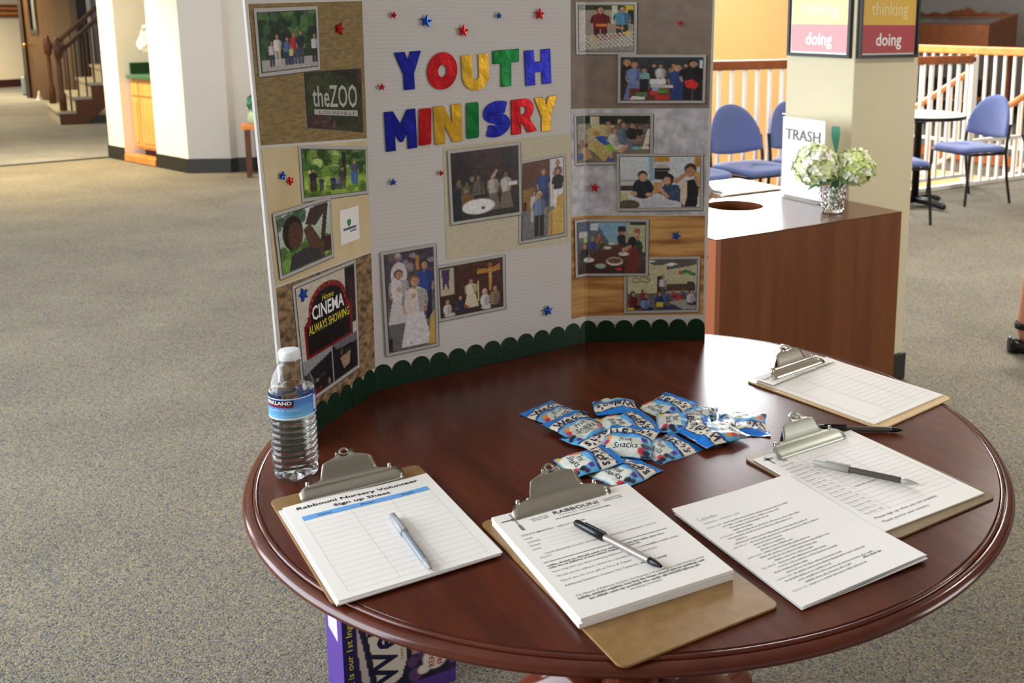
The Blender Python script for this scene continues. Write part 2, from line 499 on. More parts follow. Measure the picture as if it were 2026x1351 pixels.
# ceilings
ce = MB(); rbox(ce, -2.6, 22, -8, WELL_B0, 3.0, 3.1); rbox(ce, -9, WELL_A0, WELL_B0, 28, 3.0, 3.1); rbox(ce, WELL_A1, 22, WELL_B0, 28, 3.0, 3.1)
rbox(ce, WELL_A0 - .1, WELL_A1 + .1, WELL_B0 - .1, WELL_B1 + .2, 5.5, 5.6)
rbox(ce, WELL_A0, WELL_A1, WELL_B0 - .1, WELL_B0, 3.0, 5.5); rbox(ce, WELL_A0 - .1, WELL_A0, WELL_B0, WELL_B1, 3.0, 5.5); rbox(ce, WELL_A1, WELL_A1 + .1, WELL_B0, WELL_B1, 3.0, 5.5)
struct(ce.build('ceiling', 'ceiling_white'))

# yellow stairwell wall with its high window
WA0, WA1, WZ0, WZ1 = 3.8, 9.35, 1.85, 5.25
yw = MB()
rbox(yw, WELL_A0, WELL_A1, WELL_B1, WELL_B1 + .15, -3.2, WZ0); rbox(yw, WELL_A0, WELL_A1, WELL_B1, WELL_B1 + .15, WZ1, 5.5)
rbox(yw, WELL_A0, WA0, WELL_B1, WELL_B1 + .15, WZ0, WZ1); rbox(yw, WA1, WELL_A1, WELL_B1, WELL_B1 + .15, WZ0, WZ1)
struct(yw.build('wall_back', 'wall_yellow'))
yl = MB(); rbox(yl, WELL_A1, WELL_A1 + .12, WELL_B0 - 3, WELL_B1, -3.2, -0.251)
struct(yl.build('wall_stairwell', 'wall_yellow'))
yl2 = MB(); rbox(yl2, WELL_A0 - .12, WELL_A0, WELL_B0, WELL_B1, -3.2, -0.251); rbox(yl2, WELL_A0, WELL_A1, WELL_B0 - .12, WELL_B0, -3.2, -0.251)
struct(yl2.build('wall_stairwell', 'wall_yellow'))

def window(name, fr, panes, m='white_paint'):
    root = MB()
    o = fr.build(name, m); struct(o)
    for p in panes: p.build('pane', 'window_glass', o)
    return o
thin_clear('window_glass', (0.97, 0.98, 1, 1), 0.02)
fr = MB(); panes = []
for z in (WZ0, (WZ0 + WZ1) / 2 - .03, WZ1 - .06): rbox(fr, WA0, WA1, WELL_B1 + .03, WELL_B1 + .11, z, z + .06)
for k in range(6):
    a = WA0 + k * (WA1 - WA0 - .06) / 5
    rbox(fr, a, a + .06, WELL_B1 + .031, WELL_B1 + .109, WZ0, WZ1)
    if k < 5:
        p = MB(); rbox(p, a + .06, a + (WA1 - WA0 - .06) / 5, WELL_B1 + .065, WELL_B1 + .072, WZ0 + .06, WZ1 - .06); panes.append(p)
window('window_1', fr, panes)

# window wall on the left of the room (outside the picture)
lw = MB(); LB0, LB1 = 1.3, 6.0
rbox(lw, -2.62, -2.5, -8, LB0, 0, 3.0); rbox(lw, -2.62, -2.5, LB1, 7.4, 0, 3.0); rbox(lw, -2.62, -2.5, 9.5, 9.8, 0, 3.0); rbox(lw, -2.62, -2.5, 7.4, 9.5, 0, 0.55); rbox(lw, -2.62, -2.5, 7.4, 9.5, 2.92, 3.0); rbox(lw, -2.62, -2.5, LB0, LB1, 0, 0.55); rbox(lw, -2.62, -2.5, LB0, LB1, 2.92, 3.0)
struct(lw.build('wall_left', 'wall_cream'))
fr = MB(); panes = []
for z in (.55, 2.86): rbox(fr, -2.6, -2.52, LB0, LB1, z, z + .06)
for k in range(8):
    b = LB0 + k * (LB1 - LB0 - .06) / 7
    rbox(fr, -2.599, -2.521, b, b + .06, .55, 2.92)
    if k < 7:
        p = MB(); rbox(p, -2.565, -2.558, b + .06, b + (LB1 - LB0 - .06) / 7, .61, 2.86); panes.append(p)
window('window_2', fr, panes)
fr = MB(); panes = []
for z in (.55, 2.86): rbox(fr, -2.6, -2.52, 7.4, 9.5, z, z + .06)
for k in range(3):
    b = 7.4 + k * 1.02
    rbox(fr, -2.599, -2.521, b, b + .06, .55, 2.92)
    if k < 2:
        p = MB(); rbox(p, -2.565, -2.558, b + .06, b + 1.02, .61, 2.86); panes.append(p)
window('window_3', fr, panes)

# added window wall around the right fill light (outside the picture)
EB0, EB1 = -5.0, -1.9
rw = MB(); rbox(rw, 6.95, 7.07, -6.0, EB0, 0, 3.0); rbox(rw, 6.95, 7.07, EB1, -1.4, 0, 3.0); rbox(rw, 6.95, 7.07, EB0, EB1, 2.7, 3.0); rbox(rw, 6.95, 7.07, EB0, EB1, 0, .4)
struct(rw.build('wall_added', 'wall_cream'))
fr = MB(); panes = []
for z in (.4, 2.64): rbox(fr, 6.97, 7.05, EB0, EB1, z, z + .06)
for k in range(5):
    b = EB0 + k * .76
    rbox(fr, 6.971, 7.049, b, b + .06, .4, 2.7)
    if k < 4:
        p = MB(); rbox(p, 7.005, 7.012, b + .06, b + .76, .46, 2.64); panes.append(p)
window('window_added', fr, panes)

# wall with the niche: local x runs along the wall from its far corner, y goes behind it
AW = Matrix.Translation((-5.592, 10.339, 0)) @ Matrix.Rotation(math.atan2(-1.0, 1.272), 4, 'Z')
def lbox(M, x0, x1, y0, y1, z0, z1, mb=None): return (mb or MB()).box(x0, x1, y0, y1, z0, z1, M)
N0, N1, WL = 0.34, 1.01, 1.618
w = MB(); lbox(AW, 0, N0, 0, .80, 0, 3, w); lbox(AW, N1, WL, 0, .80, 0, 3, w); lbox(AW, N0, N1, 0, .80, 2.2, 3, w)
struct(w.build('wall_niche', 'wall_cream'))
w = MB(); lbox(AW, N0 - .02, N1 + .02, .72, .80, 0, 2.2, w)
struct(w.build('wall_niche_back', 'wall_niche'))
w = MB(); lbox(AW, -.012, N0, -.014, 0, 0, .135, w); lbox(AW, N1, WL + .01, -.014, 0, 0, .135, w); lbox(AW, -.014, 0, 0, .8, 0, .135, w)
struct(w.build('baseboard_left', 'cove_base', bev=.004))
# wall running from the niche corner back along the room
pts = [(-4.32, 9.338), (-3.945, 9.395), (-3.905, 9.455), (-3.70, 9.53), (-2.9, 9.85)]
e = room(WELL_A0 - .05, WELL_B1 + .05); pts.append((e.x, e.y))
def wall_run(name, pts, z0, z1, t, m, off=0.0):
    mb = MB()
    for (x0, y0), (x1, y1) in zip(pts, pts[1:]):
        d = Vector((x1 - x0, y1 - y0, 0)).normalized(); n = Vector((-d.y, d.x, 0))
        p0 = Vector((x0, y0, 0)) - n * off; p1 = Vector((x1, y1, 0)) - n * off
        q0, q1 = p0 + n * t, p1 + n * t
        V = [Vector((p.x, p.y, z)) for z in (z0, z1) for p in (p0, p1, q1, q0)]
        mb.add(V, [(0, 3, 2, 1), (4, 5, 6, 7), (0, 1, 5, 4), (1, 2, 6, 5), (2, 3, 7, 6), (3, 0, 4, 7)])
    return mb.build(name, m)
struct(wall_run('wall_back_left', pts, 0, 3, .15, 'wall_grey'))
struct(wall_run('baseboard_back', pts, 0, .135, .013, 'cove_base', .013))

# hall beyond: cream wall, chair rail, maroon base
struct(wall_run('wall_hall', [(-17.5, 8.2), (-13.08, 20.309), (-12.0, 23.4), (-9.2, 26)], 0, 3, .15, 'wall_cream'))
struct(wall_run('baseboard_hall', [(-17.5, 8.2), (-13.08, 20.309), (-12.0, 23.4)], 0, .16, .02, 'base_maroon', .02))
w = wall_run('trim_2', [(-17.5, 8.2), (-13.08, 20.309), (-12.6, 21.7)], 1.40, 1.66, .05, 'rail_oak', .05); struct(w)
mb = MB()
for dz in (1.43, 1.53, 1.62):
    mb.tube([(-17.5 + .055, 8.2 - .02, dz), (-13.08 + .055, 20.309 - .02, dz), (-12.6 + .055, 21.7 - .02, dz)], .018, 6)
struct(mb.build('trim_2', 'stair_brown'))
struct(wall_run('wall_hall_end', [(-9.3, 17.0), (-7.3, 17.6), (-5.2, 18.6)], 0, 3, .12, 'wall_hall_blue' if 'wall_hall_blue' in MATS else mat('wall_hall_blue', hexc(176, 182, 196), .8)))

# brown door standing open in the hall
DA, DB = Vector((-10.888, 17.76, 0)), Vector((-9.25, 16.34, 0))
dx = (DB - DA).normalized()
DM = Matrix.Translation(DA) @ Matrix.Rotation(math.atan2(dx.y, dx.x), 4, 'Z')
dl = (DB - DA).length
d = MB()
dw0, dw1, dz0, dz1 = .30, .58, 1.18, 2.0
for bx in ((0, dw0, 0.01, 2.7), (dw1, dl, .01, 2.7), (dw0, dw1, .01, dz0), (dw0, dw1, dz1, 2.7)): d.box(bx[0], bx[1], 0, .05, bx[2], bx[3], DM)
door = struct(d.build('door_1', 'dark_oak'))
f = MB()
for bx in ((dw0 - .05, dw0 + .02, dz0 - .05, dz1 + .05), (dw1 - .02, dw1 + .05, dz0 - .05, dz1 + .05), (dw0 + .02, dw1 - .02, dz0 - .05, dz0 + .02), (dw0 + .02, dw1 - .02, dz1 - .02, dz1 + .05)):
    f.box(bx[0], bx[1], -.012, .062, bx[2], bx[3], DM)
f.build('window_frame', 'black_metal', door)
MB().box(dw0 + .02, dw1 - .02, .018, .028, dz0 + .02, dz1 - .02, DM).build('pane', mat('door_glass', hexc(120, 124, 128), .25), door)
kn = MB().lathe([(.012, 0), (.012, .04), (.03, .05), (.036, .07), (.028, .09), (.0, .095)], 14, DM @ Matrix.Translation((.10, 0, .93)) @ Matrix.Rotation(R(90), 4, 'X'))
kn.build('door_knob', mat('brass', hexc(214, 176, 96), .25, 1.0), door, True)
j = MB().box(-.17, 0, -.03, .10, 0, 2.8, DM).box(dl + .02, dl + .30, -.03, .12, 0, 2.8, DM)
struct(j.build('trim_3', mat('frame_dark', hexc(40, 32, 34), .5)))

# square pillar beside the wooden bin cabinet
pm = MB(); rbox(pm, 2.785, 3.14, 2.626, 2.99, 0, 3.0)
struct(pm.build('wall_pillar', 'wall_tan', bev=.004))
pm = MB(); rbox(pm, 2.773, 3.152, 2.614, 3.002, 0, .115)
struct(pm.build('baseboard_pillar', 'cove_base', bev=.004))

# landing on the far side of the stairwell
struct_edge = MB(); rbox(struct_edge, WELL_A1 - .03, WELL_A1, 3.2, WELL_B1, -.10, .012)
struct(struct_edge.build('trim_4', 'rail_brown'))
ls = MB(); rbox(ls, 14.2, 14.35, 3, 20, 0, 3.0)
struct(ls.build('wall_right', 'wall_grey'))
bs = MB(); rbox(bs, 14.18, 14.2, 3, 20, 0, .12)
struct(bs.build('baseboard_right', 'cove_base'))
struct(MB().build('trim_5', 'white_paint') if False else (lambda m: m.build('trim_5', 'white_paint'))((lambda m: (rbox(m, WELL_A0, WELL_A1 - .9, WELL_B0 - .03, WELL_B0 + .03, -.12, .035), m)[1])(MB())))

# ------------------------------------------------------------------ railings
def mesh_of(mb, name, m):
    me = bpy.data.meshes.new(name); me.from_pydata([tuple(v) for v in mb.V], [], mb.F); me.materials.append(MATS[m]); return me
def put(name, me, loc, parent, rotz=0.0):
    o = bpy.data.objects.new(name, me); link(o, parent); o.location = loc; o.rotation_euler = (0, 0, rotz); return o
def railing(name, label, p0, p1, h, m_rail, spacing, bal_w, bottom=.09, post_ends=(False, False), rail_r=(.035, .03), bal_m='white_paint', slope=0.0):
    p0, p1 = Vector(p0), Vector(p1); d = p1 - p0; L = d.length; a = math.atan2(d.y, d.x)
    t = thing(name, label, 'railing', p0, a)
    if m_rail:
        MB().prism(rrect(rail_r[0] * 2, rail_r[1] * 2, .014), 0, L, Matrix.Translation((0, 0, h)) @ Matrix.Rotation(R(90), 4, 'Y')).build('handrail', m_rail, t)
    else:
        MB().box(0, L, -.015, .015, h - .03, h).build('top_rail', bal_m, t)
    MB().box(0, L, -.014, .014, bottom, bottom + .03).build('bottom_rail', bal_m, t)
    me = mesh_of(MB().box(-bal_w / 2, bal_w / 2, -bal_w / 2, bal_w / 2, bottom + .03, h - .028), 'baluster', bal_m)
    n = int(L / spacing)
    for k in range(n + 1):
        put('baluster', me, (k * spacing + .02, 0, 0), t)
    pe = mesh_of(MB().box(-.03, .03, -.03, .03, 0, h + .03), 'post', bal_m)
    for flag, x in zip(post_ends, (0, L)):
        if flag: put('post', pe, (x, 0, 0), t)
    return t
rb = WELL_B0 - .02
mat('rail_beige', hexc(214, 196, 170), .45)
sr = railing('stair_railing', 'balustrade with brown handrail behind the row of blue chairs and pillar', room(2.87, rb), room(7.47, rb), 1.13, 'rail_brown', .122, .024, post_ends=(True, True))
# its return along the end of the stairwell
MB().prism(rrect(.07, .06, .014), 0, WELL_B1 - rb - .02, Matrix.Translation((0, .02, 1.13)) @ Matrix.Rotation(R(-90), 4, 'X')).build('handrail', 'rail_brown', sr)
MB().box(-.014, .014, .02, WELL_B1 - rb, .09, .12).build('bottom_rail', 'white_paint', sr)
bme = mesh_of(MB().box(-.012, .012, -.012, .012, .12, 1.10), 'baluster', 'white_paint')
for k in range(1, 34): put('baluster', bme, (0, k * .122 + .02, 0), sr)
railing('landing_railing', 'far white balustrade with orange oak handrail in front of the display desk', room(WELL_A1 + .05, 3.6), room(WELL_A1 + .05, WELL_B1), 1.14, 'rail_oak', .122, .028, rail_r=(.045, .035))
railing('low_guard', 'short white balusters at the stair edge seen under the single blue chair', room(7.53, rb), room(8.75, rb), .42, None, .122, .026, bottom=.0, bal_m='white_paint')
def sloped(name, label, p0, p1, n):
    p0, p1 = Vector(p0), Vector(p1)
    t = thing(name, label, 'railing', p0)
    d = p1 - p0
    MB().tube([(0, 0, 0), d], .032, 8).build('handrail', 'rail_oak', t)
    for k in range(n):
        q = d * (k + .5) / n
        MB().box(q.x - .013, q.x + .013, q.y - .013, q.y + .013, q.z - .75, q.z).build('baluster', 'white_paint', t)
    MB().tube([(0, 0, -.75), d + Vector((0, 0, -.75))], .02, 6).build('bottom_rail', 'white_paint', t)
    return t
sloped('stair_handrail', 'sloping oak stair rail seen through the balusters above the white table', (2.55, 10.35, .46), (3.216, 10.3, .928), 7)
sloped('stair_handrail', 'sloping oak stair rail behind the backrest of the single blue chair at right', (3.62, 10.3, .58), (4.35, 10.2, 1.10), 7)

# ------------------------------------------------------------------ staircase in the hall
ST = thing('staircase', 'carpeted wooden staircase with dark handrails beside the open brown door', 'staircase', (-7.88, 13.41, 0), YAW)
mat('stair_carpet', hexc(176, 168, 150), .95, var=.12, vscale=150)
RUN, RISE, WID, NS = .20, .185, 1.55, 9
for k in range(NS):
    x = k * RUN
    MB().box(x, x + RUN, 0, WID, k * RISE, (k + 1) * RISE - .035).build('riser', 'stair_carpet' if k else 'stair_carpet', ST)
    MB().box(x - .025, x + RUN, -.02, WID + .02, (k + 1) * RISE - .035, (k + 1) * RISE).build('tread', 'stair_carpet', ST)
V = [(0, -.03, 0)] + [(NS * RUN, -.03, 0 if False else (NS - 2.2) * RISE)] + [(NS * RUN, -.03, NS * RISE)]
sp = [(0, 0), (.30, 0), (NS * RUN, (NS - 2) * RISE)]
for k in range(NS - 1, -1, -1):
    sp += [((k + 1) * RUN, (k + 1) * RISE - .035), (k * RUN, (k + 1) * RISE - .035)]
pp_ = []
for q in sp:
    if not pp_ or (abs(q[0] - pp_[-1][0]) + abs(q[1] - pp_[-1][1])) > 1e-6: pp_.append(q)
Ms = Matrix.Rotation(R(90), 4, 'X')
for y in (-.001, WID + .04):
    MB().prism(pp_, 0, .035, Matrix.Translation((0, y, 0)) @ Ms).build('stringer', 'stair_brown', ST)
newel = [(.045, 0), (.045, .22), (.03, .25), (.025, .30), (.028, .62), (.022, .68), (.05, .72), (.055, .80), (.048, .90), (.03, .93), (.035, .96), (.0, .98)]
for y in (.06, WID - .06):
    MB().lathe(newel, 12, Matrix.Translation((.06, y, RISE))).build('newel_post', 'stair_brown', ST, True)
    MB().tube([(.10, y, RISE + .80), (NS * RUN + .1, y, RISE + .80 + NS * RISE)], .032, 8).build('handrail', mat('rail_dark', hexc(74, 52, 44), .28), ST)
    for k in range(NS):
        for dxx in (.055, .155):
            x = k * RUN + dxx
            if k == 0 and dxx < .1: continue
            z0 = (k + 1) * RISE; z1 = RISE + .80 + (x - .1) * RISE / RUN
            MB().tube([(x, y, z0), (x, y, z1)], .012, 6).build('baluster', 'rail_dark', ST)
# low ramp box behind the stair foot
MB().box(0.75, 1.9, -.6, -.1, 0, .10).build('landing_box', 'stair_carpet', ST)
t = thing('duffel_bag', 'small black bag lying on the lower stair treads', 'bag', tuple(ST.matrix_world @ Vector((0, 0, 0))) if False else tuple(Vector((-7.88, 13.41, 0)) + Vector((CU * .72 - SU * .75, SU * .72 + CU * .75, 4 * RISE))), YAW)
bm_ = MB(); bm_.lathe([(.0, 0), (.08, .01), (.11, .06), (.10, .12), (.05, .16), (0, .165)], 14, Matrix.Scale(1.5, 4, (0, 1, 0)))
bm_.build('bag_body', mat('bag_black', hexc(26, 26, 34), .5), t, True)
MB().tube([(0, -.08, .14), (0, -.05, .22), (0, .05, .22), (0, .08, .14)], .01, 6).build('handle', 'bag_black', t)
# blue grey tote by the door
t = thing('tote_bag', 'grey blue tote bag standing on the floor beside the brown door', 'bag', (-11.35, 18.45, 0.006), R(40))
MB().box(-.11, .11, -.07, .07, 0, .34).build('bag_body', mat('tote_grey', hexc(126, 138, 152), .8), t, bev=.03)
MB().tube([(-.06, -.075, .3), (-.05, -.08, .46), (.05, -.08, .46), (.06, -.075, .3)], .012, 6).build('handle', 'bag_black', t)
t = thing('door_stop', 'small white cone door stop on hall floor at the brown door', 'door stop', (-10.50, 17.33, 0.006))
MB().lathe([(.05, 0), (.045, .02), (.02, .10), (.008, .16), (0, .165)], 12).build('cone', 'white_paint', t, True)
MB().lathe([(.055, 0), (.055, .012), (.046, .016)], 12).build('base', 'grey_laminate', t, True)

# ------------------------------------------------------------------ niche cabinet
NC = thing('niche_cabinet', 'oak base cabinet with green countertop inside the lit wall niche', 'cabinet', (-5.592, 10.339, 0), math.atan2(-1.0, 1.272))
cx0, cx1, cy = N0 + .012, N1 - .012, .10
MB().box(cx0, cx1, cy + .02, .70, .12, .83).build('body', 'oak', NC)
mat('counter_green', hexc(64, 96, 72), .3)
MB().box(cx0, cx1, cy - .03, .70, .83, .87).build('countertop', 'counter_green', NC, bev=.006)
MB().box(cx0, cx1, .66, .70, .871, .985).build('backsplash', mat('splash_green', hexc(28, 64, 40), .3), NC, bev=.004)
MB().box(cx0, cx0 + .02, cy + .01, .655, .871, .985).build('side_splash', 'splash_green', NC, bev=.004)
xm = cx0 + .16
for (x0, x1) in ((cx0 + .01, xm - .008), (xm + .008, cx1 - .01)):
    dr = MB().box(x0, x1, cy, cy + .02, .66, .81).build('drawer', 'oak', NC, bev=.006)
    o = MB().box(x0, x1, cy, cy + .02, .15, .645).build('door', 'oak', NC, bev=.004)
    pw = .035
    q = MB()
    q.box(x0 + pw, x1 - pw, cy - .008, cy, .15 + pw, .645 - pw)
    q.build('door_panel', 'oak', o, bev=.006)
MB().box(cx0, cx1, cy + .10, .6, 0, .12).build('toe_kick', mat('kick_dark', hexc(92, 46, 30), .5), NC)
tk = thing('kick_board', 'loose oak plank lying in front of the niche cabinet base', 'plank', (-5.592, 10.339, 0), math.atan2(-1.0, 1.272))
MB().box(N0 + .02, N1 - .01, -.02, .10, .006, .07).build('plank', 'rail_oak', tk, bev=.004)
# white flowers in a vase on the niche counter
def fluffy(name, n, rad, petal, cols, seed, squash=1.0, parent=None):
    rr = random.Random(seed); V = []; F = []; FC = []
    for k in range(n):
        z = 1 - 2 * (k + .5) / n; ph = k * 2.399963
        s = math.sqrt(max(0, 1 - z * z))
        nrm = Vector((s * math.cos(ph), s * math.sin(ph), z))
        nrm = (nrm + Vector((rr.uniform(-.3, .3), rr.uniform(-.3, .3), rr.uniform(-.3, .3)))).normalized()
        c = nrm * rad * rr.uniform(.82, 1.08); c.z *= squash
        t1 = nrm.cross(Vector((rr.uniform(-1, 1), rr.uniform(-1, 1), rr.uniform(-1, 1)))).normalized(); t2 = nrm.cross(t1)
        ci = rr.choice(cols)
        for q in range(4):
            a = q * PI / 2 + rr.uniform(-.2, .2)
            d = t1 * math.cos(a) + t2 * math.sin(a); e = t1 * -math.sin(a) + t2 * math.cos(a)
            p = petal * rr.uniform(.8, 1.2); cup = nrm * p * rr.uniform(.1, .45)
            i = len(V)
            V += [c, c + d * p * .55 + e * p * .42 + cup * .5, c + d * p + cup, c + d * p * .55 - e * p * .42 + cup * .5]
            F.append((i, i + 1, i + 2, i + 3)); FC.append(ci)
    me = bpy.data.meshes.new(name); me.from_pydata([tuple(v) for v in V], [], F)
    names = sorted(set(cols))
    for nme in names: me.materials.append(MATS[nme])
    for p, ci in zip(me.polygons, FC): p.material_index = names.index(ci)
    o = bpy.data.objects.new(name, me); link(o, parent); o['kind'] = 'stuff'
    return o
mat('petal_white', hexc(250, 246, 236), .7, trans=0.0); mat('petal_cream', hexc(244, 236, 214), .7)
mat('petal_green', hexc(222, 232, 168), .7); mat('petal_lime', hexc(204, 218, 130), .7); mat('petal_pale', hexc(240, 242, 218), .7)
mat('leaf_green', hexc(70, 128, 70), .5, var=.15, vscale=30); mat('leaf_teal', hexc(62, 132, 104), .5)
nv = AW @ Vector((.80, .24, .87))
t = thing('flower_vase', 'small cream jar holding the white flowers on the niche counter', 'vase', tuple(nv))
MB().lathe([(.035, 0), (.05, .01), (.052, .10), (.045, .15), (.03, .18), (.032, .20)], 18).build('jar', mat('jar_cream', hexc(222, 208, 170), .4), t, True)
MB().lathe([(.032, .20), (.036, .205), (.036, .212), (.03, .212)], 18).build('rim', 'jar_cream', t, True)
t = thing('white_bouquet', 'white bouquet standing in the jar on the niche counter', 'flowers', (nv.x, nv.y, nv.z + .20))
MB().tube([(0, 0, -.05), (0, 0, .10)], .012, 6).build('stem', 'leaf_green', t)
for k, (x, y, z, r) in enumerate(((-.08, 0, .20, .10), (.07, -.02, .24, .11), (0, .03, .36, .11), (-.16, 0, .10, .07))):
    o = fluffy('blossom', 90, r, .035, ['petal_white', 'petal_cream'], 20 + k, parent=t); o.location = (x, y, z); del o['kind']

# warm recessed downlights over the niche and the carpet in front of it
def downlight(x, y, energy, label, ang=110, color=None):
    t = thing('ceiling_light', label, 'ceiling light', (x, y, 3.0), group='recessed downlights')
    MB().lathe([(.09, -.001), (.11, -.001), (.11, -.02), (.085, -.02), (.08, -.001)], 20, cap=False).build('trim_ring', 'white_paint', t, True)
    MB().lathe([(.078, -.004), (.078, -.008)], 20).build('lens', mat('lamp_lens', (1, .9, .7, 1), .4, emis=(1, .86, .6, 1), estr=6), t)
    d = bpy.data.lights.new('downlight', 'SPOT'); d.energy = energy; d.color = color or (1.0, .82, .50); d.spot_size = R(ang); d.spot_blend = .8; d.shadow_soft_size = .08
    o = bpy.data.objects.new('downlight', d); link(o, t); o.location = (0, 0, -.03)
downlight(-6.0, 9.2, 1250, 'recessed ceiling downlight in front of the niche wall')
downlight(-9.6, 13.0, 650, 'added ceiling fill light in the hall before the staircase', 150)  # unseen lamp, added to brighten the dark hall
downlight(-11.6, 17.6, 1300, 'added ceiling fill light in the hall by the brown door', 150)  # second added hall lamp, lifts the cream wall and door
downlight(-4.9, 10.35, 30, 'recessed ceiling downlight above the niche counter', 130)

downlight(*room(3.7, 1.1)[:2], 190, 'added ceiling fill light in front of the walnut cabinet', 130, (1, .93, .82))  # unseen lamp added to lift the pillar's right face and cabinet front
downlight(*room(4.7, 3.1)[:2], 260, 'added ceiling fill light over the floor right of the pillar', 140, (1, .94, .84))  # added lamp, brightens the floor on the right
downlight(*room(6.4, 4.3)[:2], 240, 'added ceiling fill light over the single blue chair', 140, (1, .94, .84))  # another added lamp for the right floor and chairs

# side table behind the board, by the back wall
t = thing('side_table', 'small wooden side table against back wall at the display board edge', 'table', (-3.52, 9.30, 0), R(20))
MB().prism(rrect(.5, .36, .03), .44, .475).build('tabletop', 'rail_oak', t, bev=.004)
for sx in (-1, 1):
    for sy in (-1, 1):
        MB().box(sx * .20 - .022, sx * .20 + .022, sy * .13 - .022, sy * .13 + .022, 0, .44).build('leg', 'stair_brown', t)
t = thing('ivy_pot', 'pale green pot with a dark plant on the small side table', 'plant pot', (-3.62, 9.27, .475))
MB().lathe([(.07, 0), (.09, .03), (.085, .09), (.06, .12), (.05, .12)], 16).build('pot', mat('pot_green', hexc(160, 188, 140), .5), t, True)
o = fluffy('foliage', 60, .07, .04, ['leaf_green', 'leaf_teal'], 5, parent=t); o.location = (0, 0, .20)
# ================================================================== FURNITURE IN THE BACKGROUND
def flat_part(name, V2, F, fn, m, parent):
    return mesh_obj(name, [fn(x, y) for x, y in V2], F, m, parent)

# framed posters on the pillar: local x along the face, y out of the pillar, z up
def poster(label, loc, rotz, w, h, tx):
    t = thing('framed_poster', label, 'poster', loc, rotz, None)
    fwd = .022
    f = MB()
    f.box(-w / 2, w / 2, -.016, 0, 0, .012); f.box(-w / 2, w / 2, -.016, 0, h - .012, h); f.box(-w / 2, -w / 2 + .012, -.016, 0, .012, h - .012); f.box(w / 2 - .012, w / 2, -.016, 0, .012, h - .012)
    f.build('frame', mat('frame_black', hexc(18, 16, 16), .3), t)
    iw = w / 2 - .012
    MB().box(-iw, iw, -.006, 0, .012, h - .012).build('mat_board', mat('poster_mat', hexc(226, 220, 214), .5), t)
    iw -= .005
    MB().box(-iw, iw, -.0072, -.006, .018, .122).build('red_panel', mat('poster_red', hexc(176, 28, 32), .5), t)
    MB().box(-iw, iw, -.0072, -.006, .122, .226).build('yellow_panel', mat('poster_yellow', hexc(224, 178, 24), .5), t)
    MB().box(-iw, iw, -.0072, -.006, .226, h - .018).build('blue_panel', mat('poster_blue', hexc(60, 110, 170), .5), t)
    V, F = fit_text('doing', -.07, .07, .030, .092, offset=.012); VV, FF = thicken(V, F, 0, .0006)
    mesh_obj('lettering', [(x, -.0072 - z, y) for x, y, z in VV], FF, 'ink_white', t)
    V, F = fit_text('thinking', -.10, .10, .142, .206, offset=-.004); VV, FF = thicken(V, F, 0, .0006)
    mesh_obj('lettering', [(x, -.0072 - z, y) for x, y, z in VV], FF, mat('ink_cream', hexc(236, 224, 170), .5), t)
    thin = MB().box(-w / 2 + .012, w / 2 - .012, -.0115, -.0105, .012, h - .012).build('glazing', 'poster_glass', t)
    return t
thin_clear('poster_glass', (0.99, 0.99, 0.99, 1), 0.06, 1.5)
p = room(2.955, 2.625, 1.315); poster('framed yellow and red poster on the tan shaded side of the pillar', (p.x, p.y, p.z), YAW, .325, .43, 0)
p = room(2.784, 2.808, 1.315); poster('framed poster washed out by glare on the bright left side of the pillar', (p.x, p.y, p.z), YAW - PI / 2, .335, .43, 0)

# ------------------------------------------------------------------ wooden bin cabinet
TB = room(1.914, 2.346)
TC = thing('trash_cabinet', 'walnut waste cabinet with a round hole in its top beside pillar', 'cabinet', TB, YAW)
cw, cd, ch = .848, .90, .787
CABH = ch
b = MB()
b.box(.02, cw, 0, .02, 0, ch - .0045); b.box(cw - .02, cw, .02, cd, 0, ch - .0045); b.box(.02, cw - .02, cd - .02, cd, 0, ch - .0045); b.box(.02, cw - .02, .02, cd - .02, 0.05, .07)
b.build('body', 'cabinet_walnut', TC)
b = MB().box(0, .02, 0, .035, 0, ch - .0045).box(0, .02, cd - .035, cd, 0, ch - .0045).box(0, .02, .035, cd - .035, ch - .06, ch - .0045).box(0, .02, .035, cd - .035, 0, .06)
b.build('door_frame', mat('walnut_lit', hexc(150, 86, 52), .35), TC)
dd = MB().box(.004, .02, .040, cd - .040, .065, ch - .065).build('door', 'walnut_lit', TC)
MB().tube([(-.004, .80, .40), (-.02, .80, .40), (-.02, .80, .52), (-.004, .80, .52)], .005, 6).build('handle', 'steel', dd)
# top with the hole
hp = Vector((.312, 3.60)); loc = Matrix.Rotation(-YAW, 2) @ (hp - Vector((TB.x, TB.y)))
bm = bmesh.new(); rad = .105; nn = 48
def ring(z):
    outer = [bm.verts.new((x, y, z)) for x, y in ((0, 0), (cw, 0), (cw, cd), (0, cd))]
    inner = [bm.verts.new((loc.x + rad * math.cos(2 * PI * k / nn), loc.y + rad * math.sin(2 * PI * k / nn), z)) for k in range(nn)]
    eo = [bm.edges.new((outer[i], outer[(i + 1) % 4])) for i in range(4)]; ei = [bm.edges.new((inner[i], inner[(i + 1) % nn])) for i in range(nn)]
    bmesh.ops.triangle_fill(bm, use_beauty=True, use_dissolve=False, edges=eo + ei)
    return outer, inner
o1, i1 = ring(ch); o0, i0 = ring(ch - .004)
for L1, L0 in ((o1, o0), (i1, i0)):
    for k in range(len(L1)): bm.faces.new((L1[k], L1[(k + 1) % len(L1)], L0[(k + 1) % len(L1)], L0[k]))
bmesh.ops.recalc_face_normals(bm, faces=bm.faces)
me = bpy.data.meshes.new('top'); bm.to_mesh(me); bm.free(); me.materials.append(MATS['walnut_top'])
link(bpy.data.objects.new('top', me), TC)
